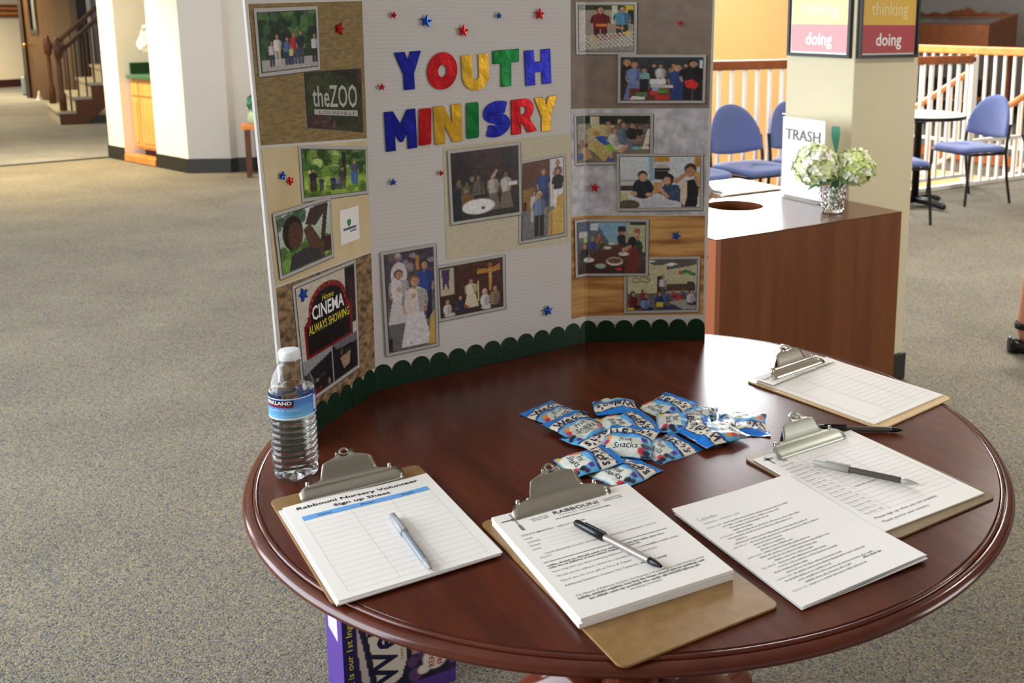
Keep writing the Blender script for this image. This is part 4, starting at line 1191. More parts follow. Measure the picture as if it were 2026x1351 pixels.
# -------- pictures on the prints
G = (60, 96, 40)
def pic(name, nx=84, ny=64):
    c = Canvas(nx, ny)
    if name == 'hedge':
        c.grad((70, 96, 60), (40, 60, 34)).blobs(40, (0, 0, 1, .45), .09, [(28, 44, 24), (60, 100, 44), (96, 140, 64), (20, 30, 20)], 2)
        c.rect(0, .52, 1, .80, (38, 66, 30)).blobs(20, (0, .5, 1, .78), .05, [(30, 54, 26), (58, 92, 44)], 3).rect(0, .80, 1, 1, (176, 170, 166))
        for x, s, p, h in ((.18, (205, 196, 206), (60, 56, 84), .44), (.28, (232, 226, 226), (196, 184, 176), .56), (.45, (86, 110, 168), (46, 54, 90), .50), (.57, (190, 40, 44), (80, 84, 120), .58), (.52, (220, 206, 130), (54, 60, 84), .34), (.69, (40, 44, 54), (70, 74, 92), .60), (.95, (206, 206, 214), (40, 40, 50), .52)):
            c.person(x, .92, h, s, p)
    elif name == 'zoo':
        c.grad((52, 56, 32), (58, 64, 34)).blobs(26, (0, 0, 1, 1), .12, [(44, 50, 28), (66, 74, 40), (50, 58, 30)], 5)
        c.poly([(.45, 0), (1, .0), (1, .5), (.85, .2)], (38, 38, 28), .8).rect(.93, 0, 1, .22, (84, 52, 50)).ell(.16, .92, .3, .16, (70, 48, 48)).blobs(14, (0, .8, .5, 1), .03, [(110, 78, 74), (54, 36, 34)], 3)
    elif name == 'park':
        c.grad((120, 150, 70), (120, 160, 50)).blobs(60, (0, 0, 1, .55), .08, [(34, 62, 24), (62, 104, 36), (110, 150, 60), (40, 70, 28), (190, 214, 120)], 7)
        c.rect(0, .62, 1, 1, (150, 184, 66)).blobs(24, (0, .66, 1, 1), .08, [(60, 90, 30), (90, 126, 44), (176, 206, 84)], 8)
        c.rect(.60, .05, .66, .7, (36, 34, 26))
        for x, s, p, h in ((.14, (40, 40, 44), (60, 40, 36), .5), (.26, (58, 66, 96), (50, 56, 76), .32), (.44, (50, 60, 90), (44, 50, 70), .34), (.52, (120, 132, 170), (60, 70, 96), .3), (.60, (64, 66, 66), (80, 90, 70), .52), (.80, (84, 92, 112), (64, 96, 190), .58)):
            c.person(x, .90 if x < .7 else .80, h, s, p)
    elif name == 'portrait':
        c.grad((210, 220, 232), (150, 176, 110)).blobs(30, (0, 0, .5, .2), .06, [(60, 90, 60), (96, 120, 90)], 3).rect(0, .62, .5, 1, (96, 138, 58)).blobs(30, (0, .6, 1, 1), .08, [(70, 116, 42), (130, 166, 76), (60, 96, 36)], 4)
        c.poly([(.5, .28), (.62, .02), (.98, .0), (.86, .75), (.78, .7), (.86, .2), (.7, .36)], (64, 52, 48)).poly([(.46, .36), (.6, .3), (.84, .75), (.86, 1), (.62, 1)], (92, 64, 50))
        c.ell(.26, .36, .19, .30, (34, 24, 22)).ell(.30, .42, .14, .24, (86, 56, 44)).poly([(.12, 1), (.2, .74), (.5, .68), (.76, .82), (.8, 1)], (56, 54, 60)).rect(.85, .62, 1, .9, (70, 34, 44))
    elif name == 'cinema':
        c = Canvas(90, 110); c.grad((206, 196, 176), (200, 190, 186))
        c.rect(.82, 0, 1, .55, (26, 24, 30)).rect(.86, .12, 1, .5, (60, 30, 34))
        red = (122, 20, 26); blk = (22, 16, 20)
        c.ell(.50, .26, .33, .21, red).poly([(.14, .29), (.86, .29), (.86, .32), (.93, .36), (.93, .655), (.07, .655), (.07, .36), (.14, .32)], red)
        c.ell(.50, .27, .28, .17, blk).poly([(.2, .28), (.8, .28), (.8, .36), (.88, .39), (.88, .63), (.12, .63), (.12, .39), (.2, .36)], blk)
        for k in range(12):
            a = PI + PI * k / 11; c.ell(.5 + .305 * math.cos(a), .262 + .19 * math.sin(a), .012, .01, (186, 90, 70))
        c.rect(0, .66, 1, 1, (30, 28, 34)).poly([(0, .66), (.5, .66), (.5, .70), (0, .78)], (150, 148, 152)).poly([(.54, .66), (1, .66), (1, .74), (.6, .72)], (112, 110, 116)).rect(.505, .655, .525, 1, (176, 174, 174))
        c.blobs(10, (.05, .84, .45, .98), .035, [(70, 66, 70), (130, 124, 124), (60, 36, 36)], 4).poly([(.66, .82), (.86, .80), (.84, .92), (.72, .94)], (166, 138, 112)).blobs(6, (.56, .76, .95, .8), .03, [(60, 50, 50), (90, 78, 74)], 6).rect(0, .95, .3, 1, (110, 30, 32))
    elif name == 'altar':
        c.grad((52, 36, 38), (62, 52, 46)).rect(.32, 0, .72, .42, (66, 44, 44)).rect(0, .1, .28, .5, (44, 30, 34)).blobs(20, (0, .4, .3, .65), .03, [(120, 104, 60), (160, 150, 120), (40, 60, 50)], 3)
        c.rect(0, .62, 1, 1, (54, 46, 44)).rect(.80, 0, .9, .3, (40, 36, 44)).rect(.1, .62, .3, .8, (122, 94, 52))
        for x, s, p in ((.38, (104, 94, 86), (40, 36, 38)), (.60, (190, 180, 172), (120, 108, 100)), (.80, (206, 196, 190), (124, 110, 100))): c.person(x, .92, .58, s, p, (146, 108, 90), (48, 32, 28), 1.2, True)
        c.poly([(.56, .42), (.66, .30), (.68, .33), (.6, .46)], (186, 150, 128)).rect(.84, .52, .98, .58, (232, 226, 222)).ell(.37, .83, .25, .115, (240, 238, 238)).ell(.44, .86, .025, .02, (40, 40, 44)).rect(0, .55, .12, 1, (34, 36, 48))
    elif name == 'pew':
        c = Canvas(60, 84); c.grad((96, 58, 44), (120, 112, 108)).rect(0, 0, .62, .3, (100, 62, 46)).rect(.66, 0, 1, .62, (216, 214, 220)).rect(0, .62, 1, 1, (126, 122, 122)).rect(0, .34, .3, .62, (150, 116, 62)).rect(0, .5, .1, .62, (96, 40, 36))
        c.person(.86, .5, .48, (176, 120, 130), (230, 224, 224), hair=(110, 66, 42)).person(.86, .64, .52, (26, 26, 34), (236, 232, 232), hair=(40, 28, 26), w=1.2).person(.50, .6, .50, (52, 78, 150), (44, 60, 116), hair=(120, 90, 60), w=1.4)
        c.person(.27, .78, .42, (210, 200, 196), (196, 190, 188)).person(.40, .98, .60, (120, 138, 180), (36, 34, 40), hair=(206, 186, 150), w=1.1).poly([(.62, 1), (.64, .70), (.84, .62), (1, .62), (1, 1)], (216, 178, 98)).poly([(.80, .62), (.84, .5), (1, .46), (1, .64)], (206, 164, 84)).rect(.66, .70, .72, 1, (180, 138, 70))
    elif name == 'veil':
        c = Canvas(64, 110); c.grad((70, 60, 72), (110, 104, 102)).rect(0, .55, 1, 1, (112, 106, 106)).blobs(16, (.1, 0, 1, .16), .08, [(60, 56, 90), (150, 110, 100), (196, 184, 190), (60, 40, 40)], 4).rect(.62, .06, .7, .2, (190, 130, 60))
        c.person(.80, .72, .62, (44, 72, 150), (28, 30, 62), hair=(40, 28, 24), w=1.1)
        c.ell(.27, .22, .17, .13, (214, 206, 210)).person(.26, .72, .56, (222, 214, 216), (214, 206, 208), hair=(88, 60, 48), w=1.3, skirt=True)
        c.person(.58, .98, .74, (220, 210, 206), (226, 220, 224), hair=(120, 84, 58), w=1.25, skirt=True).ell(.56, .46, .05, .03, (206, 164, 140)).ell(.26, .37, .05, .03, (206, 164, 140)).poly([(.84, 1), (.9, .7), (1, .64), (1, 1)], (206, 170, 86)).blobs(16, (.34, .78, .85, .98), .03, [(240, 236, 240), (196, 190, 200)], 5).rect(0, .86, .07, 1, (40, 38, 46))
    elif name == 'cross':
        c.grad((66, 34, 24), (58, 38, 30)).rect(.3, 0, 1, .7, (76, 38, 26)).rect(0, .02, .22, .56, (196, 184, 160)).poly([(.03, .04), (.16, .04), (.13, .48), (.09, .3), (.05, .48)], (78, 52, 112))
        c.poly([(.58, .24), (.60, .14), (.80, .17), (.96, .10), (.96, .22), (.82, .26)], (188, 132, 60)).rect(.77, .10, .82, .62, (192, 134, 62)).ell(.795, .10, .04, .05, (150, 96, 50)).ell(.80, .34, .022, .16, (206, 160, 100))
        c.person(.48, .90, .60, (226, 216, 190), (216, 206, 176), hair=(60, 42, 34), w=1.3, skirt=True).rect(.585, .38, .61, .80, (222, 196, 120)).poly([(.2, .86), (.36, .78), (.46, .88), (.3, .92)], (168, 96, 48))
        c.sit(.10, .95, .34, (216, 206, 206), (200, 196, 196), hair=(140, 100, 66)).sit(.30, .90, .34, (42, 48, 76), (40, 44, 66)).sit(.70, .92, .40, (222, 218, 218), (214, 208, 208), hair=(206, 200, 196)).sit(.86, .92, .46, (150, 128, 104), (60, 50, 50), hair=(30, 24, 22))
    elif name == 'cans':
        c.grad((176, 164, 150), (150, 142, 130)).rect(0, 0, 1, .10, (56, 66, 36)).rect(.62, 0, .72, .4, (206, 206, 180)).rect(.8, 0, 1, .14, (206, 184, 60)).rect(0, .28, .3, .8, (168, 156, 148)).rect(.9, .1, 1, .4, (40, 40, 44))
        c.person(.80, .78, .78, (86, 142, 176), (50, 52, 60), hair=(36, 34, 38), w=1.5).person(.42, .96, .96, (120, 28, 40), (90, 24, 34), hair=(34, 24, 24), w=1.35).rect(.34, .40, .54, .46, (230, 140, 60)).poly([(.56, .42), (.84, .48), (.82, .52), (.56, .48)], (190, 140, 112))
        c.poly([(.3, .76), (.9, .55), (.95, .62), (.4, .84)], (166, 40, 36)).rect(0, .86, 1, 1, (150, 148, 146)).poly([(.1, .92), (.35, .78), (1, .64), (1, 1), (.1, 1)], (150, 148, 142))
        r = random.Random(4)
        for j in range(7):
            for i in range(12):
                x = .16 + i * .075 + (j % 2) * .035; y = .95 - j * .045 - i * .008
                if y < .97 and x < 1: c.ell(x, y, .026, .026, (230, 228, 220)).ell(x, y + .014, .02, .012, (120, 112, 104), .7)
        c.ell(.9, .6, .05, .05, (230, 190, 90)).ell(.28, .76, .07, .13, (210, 196, 160), .9)
    elif name == 'group':
        c = Canvas(104, 60); c.grad((56, 58, 62), (84, 70, 66)).rect(0, 0, 1, .3, (50, 56, 62)).rect(.96, .05, 1, .3, (220, 222, 230)).rect(0, .55, .3, 1, (92, 52, 50))
        for x, h, s, p, sk in ((.07, .98, (34, 34, 38), (60, 40, 40), 1), (.16, .92, (120, 138, 190), (110, 128, 180), 1), (.28, .78, (96, 116, 168), (90, 110, 160), 1), (.40, .6, (40, 42, 52), (40, 40, 50), 0), (.48, .58, (212, 210, 216), (190, 190, 200), 0), (.64, .6, (150, 120, 100), (110, 90, 80), 0), (.79, .6, (90, 96, 104), (70, 76, 84), 0)): c.person(x, 1.0 if h > .7 else .72, h, s, p, hair=(150, 104, 70) if h > .9 else (70, 48, 36), w=1.2, skirt=bool(sk))
        c.person(.69, 1.0, .84, (44, 70, 128), (40, 64, 120), hair=(186, 130, 90), w=1.5, skirt=True).person(.88, 1.02, .98, (24, 22, 28), (28, 26, 32), hair=(24, 20, 20), w=1.7)
        c.rect(.1, .72, .6, 1, (110, 50, 42)).rect(.35, .50, .55, .62, (226, 224, 226)).rect(.36, .62, .50, .70, (196, 196, 204)).ell(.29, .44, .06, .10, (130, 172, 168)).rect(.23, .5, .33, .8, (30, 28, 32)).rect(.38, .70, .47, .80, (140, 178, 206)).rect(.36, .78, .45, .88, (206, 60, 60)).rect(.45, .74, .58, .84, (96, 140, 66)).rect(.18, .82, .32, .92, (84, 122, 84)).rect(.42, .88, .60, 1, (196, 44, 44)).poly([(.1, 1), (.14, .9), (.3, .93), (.28, 1)], (226, 226, 226)).poly([(.78, .54), (.88, .5), (.96, .62), (.92, .74), (.79, .7)], (214, 42, 44)).rect(.53, .64, .64, .71, (222, 214, 214))
    elif name == 'sofa':
        c.grad((60, 62, 48), (120, 112, 100)).rect(0, 0, 1, .16, (36, 40, 30)).rect(.21, 0, .33, .4, (216, 208, 186)).rect(0, .16, .22, .6, (150, 146, 132)).rect(.5, .18, 1, .62, (112, 104, 98)).rect(0, .72, 1, 1, (128, 118, 106))
        c.poly([(.15, .30), (.34, .18), (.52, .2), (.56, .6), (.40, .98), (.18, .7)], (214, 196, 138)).poly([(.24, .55), (.36, .52), (.46, .8), (.38, 1), (.26, .8)], (196, 176, 112)).ell(.6, .12, .03, .06, (206, 178, 130))
        c.sit(.44, .44, .40, (206, 186, 140), (80, 96, 150), hair=(30, 40, 80)).sit(.53, .66, .46, (222, 212, 204), (216, 206, 200), hair=(140, 96, 66)).sit(.64, .52, .46, (112, 124, 142), (100, 116, 150), hair=(60, 42, 34)).sit(.76, .50, .40, (44, 42, 46), (150, 120, 106), hair=(110, 70, 50)).sit(.86, .42, .24, (40, 36, 40), (150, 110, 96))
        c.poly([(.26, .46), (.36, .42), (.48, .62), (.42, .68)], (52, 104, 190)).poly([(.40, .64), (.49, .60), (.55, .76), (.46, .80)], (150, 200, 72)).ell(.29, .38, .05, .055, (196, 146, 92)).rect(.46, .78, .50, .95, (206, 160, 132)).rect(.45, .92, .51, 1, (90, 80, 180)).poly([(.56, .78), (.70, .60), (.75, .62), (.62, .82)], (206, 160, 136)).poly([(.72, .58), (.80, .70), (.76, .74), (.68, .62)], (110, 126, 160)).ell(.82, .70, .06, .035, (120, 186, 206))
        for k in range(3): c.poly([(.90 + k * .03, .72), (.97 + k * .01, .28), (.99 + k * .01, .28), (.92 + k * .03, .74)], (226, 216, 204))
        c.rect(.88, .68, 1, .72, (222, 212, 200)).ell(.08, .62, .05, .10, (140, 96, 60)).poly([(.02, .9), (.08, .68), (.18, .7), (.24, .92), (.1, .98)], (196, 158, 110)).ell(.05, .88, .05, .08, (44, 70, 150)).ell(.2, .55, .07, .04, (206, 170, 150))
    elif name == 'kitchen':
        c.grad((214, 222, 232), (206, 210, 218)).rect(.36, 0, .42, .6, (150, 182, 204)).rect(.42, 0, .62, .10, (206, 146, 62)).rect(.93, 0, 1, .2, (196, 136, 60)).rect(0, .44, .4, .52, (160, 178, 190)).rect(0, .48, .42, .56, (214, 214, 208)).rect(0, .56, .42, .66, (70, 64, 60)).rect(.43, .22, .62, .27, (26, 26, 28)).rect(.43, .28, .60, .44, (40, 42, 46)).rect(.45, .14, .60, .22, (196, 190, 186)).rect(.42, .5, .52, .8, (206, 152, 72)).rect(.94, .3, 1, .9, (204, 158, 80))
        c.rect(0, .72, 1, 1, (214, 214, 222)).ell(.28, .62, .13, .20, (34, 38, 50)).rect(.17, .62, .40, .78, (34, 38, 50)).ell(.28, .36, .06, .09, (40, 30, 30)).ell(.285, .40, .05, .085, (206, 158, 132)).ell(.17, .72, .04, .05, (206, 158, 132)).ell(.36, .74, .05, .04, (206, 158, 132))
        c.poly([(.48, .7), (.56, .52), (.74, .56), (.78, .9), (.6, .84)], (62, 78, 110)).ell(.60, .44, .075, .11, (44, 32, 30)).ell(.585, .47, .05, .08, (206, 154, 128)).poly([(.46, .62), (.50, .58), (.62, .78), (.58, .84)], (206, 154, 128)).ell(.49, .58, .035, .06, (212, 162, 134))
        c.poly([(.76, 1), (.76, .50), (.92, .44), (.99, .6), (.96, 1)], (28, 28, 32)).poly([(.76, .5), (.83, .44), (.84, .78), (.80, .98), (.75, .86)], (224, 206, 184)).ell(.88, .24, .075, .11, (60, 44, 38)).ell(.88, .30, .06, .10, (186, 134, 106)).poly([(.66, .46), (.84, .28), (.86, .34), (.70, .54)], (192, 142, 112)).poly([(.92, .30), (1, .5), (.97, .6), (.92, .4)], (192, 142, 112)).ell(.10, .94, .14, .10, (96, 80, 66)).rect(0, .70, .09, .84, (206, 200, 150)).poly([(.26, .86), (.44, .80), (.74, .94), (.3, 1)], (196, 200, 214))
    elif name == 'bowls':
        c.grad((120, 140, 160), (70, 40, 36)).poly([(0, 0), (.22, 0), (.40, .2), (.40, .3), (.1, .42), (0, .40)], (96, 110, 132)).poly([(.30, 0), (.74, 0), (.74, .5), (.48, .4), (.40, .2)], (140, 182, 212)).rect(.74, 0, 1, .7, (186, 192, 150)).rect(.78, 0, 1, .05, (40, 36, 34)).rect(.84, .12, .92, .3, (176, 96, 96)).rect(.22, .02, .33, .16, (220, 226, 236)).rect(.02, .18, .18, .3, (206, 204, 206)).rect(.1, .3, .17, .4, (190, 206, 120)).rect(.6, .16, .74, .5, (170, 164, 156)).rect(.61, .08, .72, .18, (40, 40, 44))
        c.poly([(.12, 1), (.2, .66), (.42, .46), (.70, .44), (.76, .6), (.80, 1)], (92, 48, 40)).poly([(.0, .9), (.1, .8), (.7, .86), (.7, 1), (0, 1)], (60, 32, 28))
        c.sit(.66, .42, .30, (40, 40, 48), (60, 50, 50)).sit(.87, .62, .46, (60, 84, 60), (60, 60, 60), hair=(196, 176, 140)).sit(.34, .42, .22, (196, 110, 60), (90, 70, 60), hair=(170, 110, 70)).sit(.25, .52, .26, (70, 90, 160), (80, 80, 110), hair=(206, 170, 110)).sit(.36, .52, .20, (90, 70, 60), (90, 80, 70), hair=(60, 44, 34)).sit(.11, .76, .40, (44, 42, 40), (60, 60, 56), hair=(130, 90, 56)).poly([(.74, 1), (.76, .5), (.86, .46), (.92, .7), (.9, 1)], (120, 44, 36)).ell(.81, .38, .06, .10, (34, 24, 24)).poly([(.66, .52), (.80, .44), (.80, .5), (.7, .58)], (196, 140, 112))
        c.ell(.56, .77, .12, .085, (234, 226, 206)).ell(.56, .755, .10, .055, (112, 86, 60)).ell(.69, .62, .075, .04, (228, 222, 216)).ell(.18, .74, .09, .05, (230, 226, 220)).ell(.46, .5, .06, .03, (226, 220, 212)).ell(.52, .42, .05, .025, (226, 220, 212)).rect(.18, .62, .2, .74, (206, 160, 112)).rect(.67, .5, .69, .62, (206, 160, 112)).ell(.36, .86, .08, .05, (170, 196, 170)).ell(.62, .92, .05, .03, (206, 50, 44))
    elif name == 'class':
        c.grad((206, 200, 164), (150, 146, 140)).poly([(.25, 0), (1, 0), (1, .1), (.56, .20), (.40, .12)], (96, 92, 88)).poly([(.52, .10), (.62, .05), (.72, .08), (.62, .13)], (240, 240, 236)).ell(.34, .02, .06, .02, (236, 236, 232)).rect(0, .1, .56, .66, (204, 198, 158)).poly([(.56, .20), (1, .1), (1, .5), (.56, .5)], (200, 194, 160))
        r = random.Random(3)
        for k in range(26): c.rect(r.uniform(.1, .34), r.uniform(.25, .46), 0, 0, (0, 0, 0))
        for k in range(24):
            x, y = .08 + (k % 8) * .034, .28 + (k // 8) * .075 + r.uniform(-.015, .015); c.ell(x, y, .008, .018, (76, 70, 62))
        for k in range(6): c.ell(.78 + k * .035, .26 - .03 * math.sin(k * .9), .026, .035, (60, 130, 80))
        c.ell(.76, .25, .022, .04, (206, 110, 60)).rect(.43, .32, .51, .66, (44, 34, 36)).rect(.56, .48, .98, .62, (84, 66, 56)).rect(.86, .44, .96, .52, (60, 58, 62)).rect(0, .66, 1, 1, (112, 104, 100)).person(.51, .72, .42, (210, 204, 206), (90, 80, 70), w=1.1)
        c.poly([(.62, .74), (.70, .68), (.84, .73), (.76, .80)], (196, 44, 44)).poly([(.54, .98), (.62, .90), (.80, .98), (.78, 1), (.54, 1)], (52, 60, 110)).poly([(.60, .84), (.8, .80), (1, .78), (1, 1), (.82, 1)], (170, 166, 160))
        for x, y, h, s, p in ((.08, .92, .34, (110, 34, 34), (60, 30, 30)), (.26, .96, .34, (120, 144, 196), (40, 46, 84)), (.46, .92, .34, (40, 60, 120), (40, 50, 90)), (.22, .76, .2, (150, 60, 50), (80, 50, 50)), (.56, .80, .22, (80, 110, 160), (60, 80, 110)), (.66, .72, .16, (190, 90, 90), (70, 60, 60)), (.80, .74, .18, (90, 110, 120), (70, 70, 80)), (.92, .86, .30, (206, 206, 214), (60, 60, 80))): c.sit(x, y, h, s, p, hair=(40, 30, 28))
        c.rect(.42, .84, .52, .94, (222, 200, 50)).rect(.0, .94, .1, 1, (206, 190, 60))
    return c.noise(7, hash(name) % 97 if False else len(name) * 7, 2)

PHOTOS = [('hedge', 'snapshot of people before a hedge', [(-.005, .7123), (.1452, .7183), (.1422, .6135), (-.0062, .6087)], 0),
 ('zoo', 'snapshot of a zoo entrance sign', [(.0953, .6173), (.2640, .6170), (.2640, .4900), (.0949, .514)], -1),
 ('park', 'snapshot of people under park trees', [(.0723, .494), (.2660, .4700), (.2640, .3831), (.0715, .4003)], 0),
 ('portrait', 'snapshot of a figure with raised arm outdoors', [(-.0058, .3951), (.1472, .3977), (.1463, .2907), (-.0012, .2864)], 1),
 ('cinema', 'snapshot collage with a home cinema sign', [(.0287, .2686), (.2145, .2704), (.2118, .0674), (.0332, .0587)], 0),
 ('altar', 'dark snapshot of figures around a white round table', [(.43, .4495), (.5936, .4553), (.5947, .3063), (.4338, .3031)], 1),
 ('pew', 'tall snapshot of people beside wooden pews', [(.5931, .4161), (.704, .4243), (.7064, .2469), (.5874, .2441)], 0),
 ('veil', 'tall snapshot of children in white dresses', [(.287, .2688), (.4002, .2712), (.4013, .0643), (.2914, .0641)], 1),
 ('cross', 'snapshot of a gilded crucifix and seated people', [(.3996, .2259), (.5543, .2285), (.5549, .1129), (.4018, .112)], 0),
 ('cans', 'snapshot of two people sorting cans', [(.7309, .7347), (.8616, .7361), (.8615, .6279), (.7321, .6278)], 0),
 ('group', 'wide snapshot of a group around a table of supplies', [(.8233, .6281), (1.006, .6286), (1.0061, .5264), (.8234, .5262)], 1),
 ('sofa', 'snapshot of children on a pale sofa', [(.7262, .5054), (.8978, .5054), (.8983, .3954), (.7281, .3951)], 0),
 ('kitchen', 'snapshot of three people cooking in a kitchen', [(.8218, .4186), (1.0059, .419), (1.0078, .2946), (.8243, .2944)], 1),
 ('bowls', 'snapshot of children with bowls at a table', [(.7259, .2776), (.8919, .276), (.892, .1497), (.7282, .1515)], 1),
 ('class', 'snapshot of a classroom with seated pupils', [(.8401, .1912), (1.0059, .1915), (1.0055, .0651), (.8407, .0645)], 0)]
def shrink(Q, d):
    cx = sum(q[0] for q in Q) / 4; cy = sum(q[1] for q in Q) / 4
    return [(q[0] + math.copysign(d, cx - q[0]), q[1] + math.copysign(d, cy - q[1])) for q in Q]
def bil(Q, u, v):
    a = (Q[0][0] * (1 - u) + Q[1][0] * u, Q[0][1] * (1 - u) + Q[1][1] * u); b = (Q[3][0] * (1 - u) + Q[2][0] * u, Q[3][1] * (1 - u) + Q[2][1] * u)
    return (a[0] * (1 - v) + b[0] * v, a[1] * (1 - v) + b[1] * v)
def on_quad(V, F, Q, off, name, m, parent):
    """flat shapes given in a photo's own 0..1 coordinates (y down) laid on the board"""
    VV = [bp(*bil(Q, x, y), off) for x, y in V]
    return mesh_obj(name, VV, F, m, parent)
for nm, lab, Q, lay in PHOTOS:
    off = .0020 + .0016 * lay
    xn = 150 if Q[0][0] < SC1 < Q[1][0] else 20
    sh, _ = board_quad('photo', [(q[0] + .0016, q[1] - .0016) for q in Q], off - .0005, 'photo_dark', BD, nx=xn, ny=10)  # dark copy set down and right, a drop shadow painted behind the snapshot
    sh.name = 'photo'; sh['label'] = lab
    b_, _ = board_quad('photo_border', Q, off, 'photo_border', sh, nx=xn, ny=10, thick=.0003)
    Qi = shrink(Q, .0068)
    cv = pic(nm)
    Qe = shrink(Q, .0056)
    ln, _ = board_quad('photo_mount', Qe, off + .0004, 'photo_dark', sh, nx=xn, ny=10, thick=.0002)
    printed_grid('print', cv, lambda u, v: bp(*bil(Qi, u, v), off + .0009), 'photo_print', sh)
    if nm == 'zoo':
        V, F = fit_text('theZOO', .10, .90, -.62, -.24, offset=.012); on_quad([(x, -y) for x, y in V], F, Qi, off + .0013, 'lettering', 'photo_border', sh)
        on_quad([(.12, .66), (.90, .66), (.90, .755), (.12, .755)], [(0, 3, 2, 1)], Qi, off + .0012, 'sign_bar', 'photo_border', sh)
        V, F = fit_text('LOUISVILLE', .20, .86, -.74, -.685); on_quad([(x, -y) for x, y in V], F, Qi, off + .0015, 'lettering', 'ink_mid', sh)
    if nm == 'cinema':
        for txt, x0, x1, y0, y1, m_, of in (('Home', .40, .60, .15, .205, 'ink_yellow', 0), ('CINEMA', .22, .78, .215, .345, 'ink_white', .02), ('ALWAYS SHOWING', .14, .87, .375, .455, 'ink_yellow', .01)):
            V, F = fit_text(txt, x0, x1, -y1, -y0, offset=of, shear=.25 if txt == 'Home' else 0); on_quad([(x, -y) for x, y in V], F, Qi, off + .0013, 'lettering', m_, sh)
# small white logo card
Qc = [(.1745, .367), (.232, .3658), (.2324, .3055), (.1725, .3049)]
card, _ = board_quad('logo_card', Qc, .0014, 'paper', BD, nx=4, ny=4); card['label'] = 'small white card with a green leaf mark'
leafp = [(.46 + .10 * math.cos(a) * (1 - .3 * math.sin(a)), .42 + .11 * math.sin(a)) for a in [2 * PI * k / 16 for k in range(16)]]
on_quad(leafp, [tuple(reversed(range(16)))], Qc, .0018, 'leaf_mark', mat('mark_green', hexc(40, 140, 80), .6), card)
V = []; F = []
r = random.Random(5)
for (y, x0, x1, h) in ((.60, .16, .84, .05), (.69, .5, .84, .03)):
    x = x0
    while x < x1:
        wv = r.uniform(.04, .09); i = len(V); V += [(x, y - h), (min(x1, x + wv), y - h), (min(x1, x + wv), y + h * .4), (x, y + h * .4)]; F.append((i, i + 3, i + 2, i + 1)); x += wv + .02
on_quad(V, F, Qc, .0018, 'printed_line', mat('ink_teal', hexc(60, 84, 116), .7), card)

# stars
def star_geo(r, rot):
    pts = [((r if k % 2 == 0 else r * .45) * math.sin(k * PI / 5 + rot), (r if k % 2 == 0 else r * .45) * math.cos(k * PI / 5 + rot)) for k in range(10)]
    return pts
STARS = [('r', .1966, .6807, .0115), ('b', .0238, .4511, .0075), ('r', .0419, .4402, .0075), ('b', .0522, .2478, .0125), ('r', .327, .7047, .0068), ('b', .3915, .6942, .0125), ('r', .4684, .6766, .0125), ('b', .547, .7057, .0068), ('r', .6408, .7094, .0125),
 ('r', .2998, .576, .0068), ('b', .3159, .3992, .0072), ('r', .4144, .4076, .0056), ('b', .6557, .0907, .0125), ('r', .9502, .6933, .0068), ('r', .7762, .3456, .0115), ('b', .9515, .2385, .0118)]
rs = random.Random(2)
for c_, s, t_, r_ in STARS:
    pts = star_geo(r_, rs.uniform(-.35, .35)); off = .0030 if s < .7 or s > .75 else .003
    z0, z1 = .0035, .0080
    V = [bp(s + x, t_ + y, z0) for x, y in pts] + [bp(s + x * .92, t_ + y * .92, z1 - .001) for x, y in pts] + [bp(s, t_, z1)]
    F = [(i, (i + 1) % 10, (i + 1) % 10 + 10, i + 10) for i in range(10)] + [(i + 10, (i + 1) % 10 + 10, 20) for i in range(10)]
    F = [tuple(reversed(f)) for f in F]
    o = mesh_obj('star', V, F, 'star_' + c_, BD); o['label'] = ('red' if c_ == 'r' else 'blue') + ' glossy star sticker'
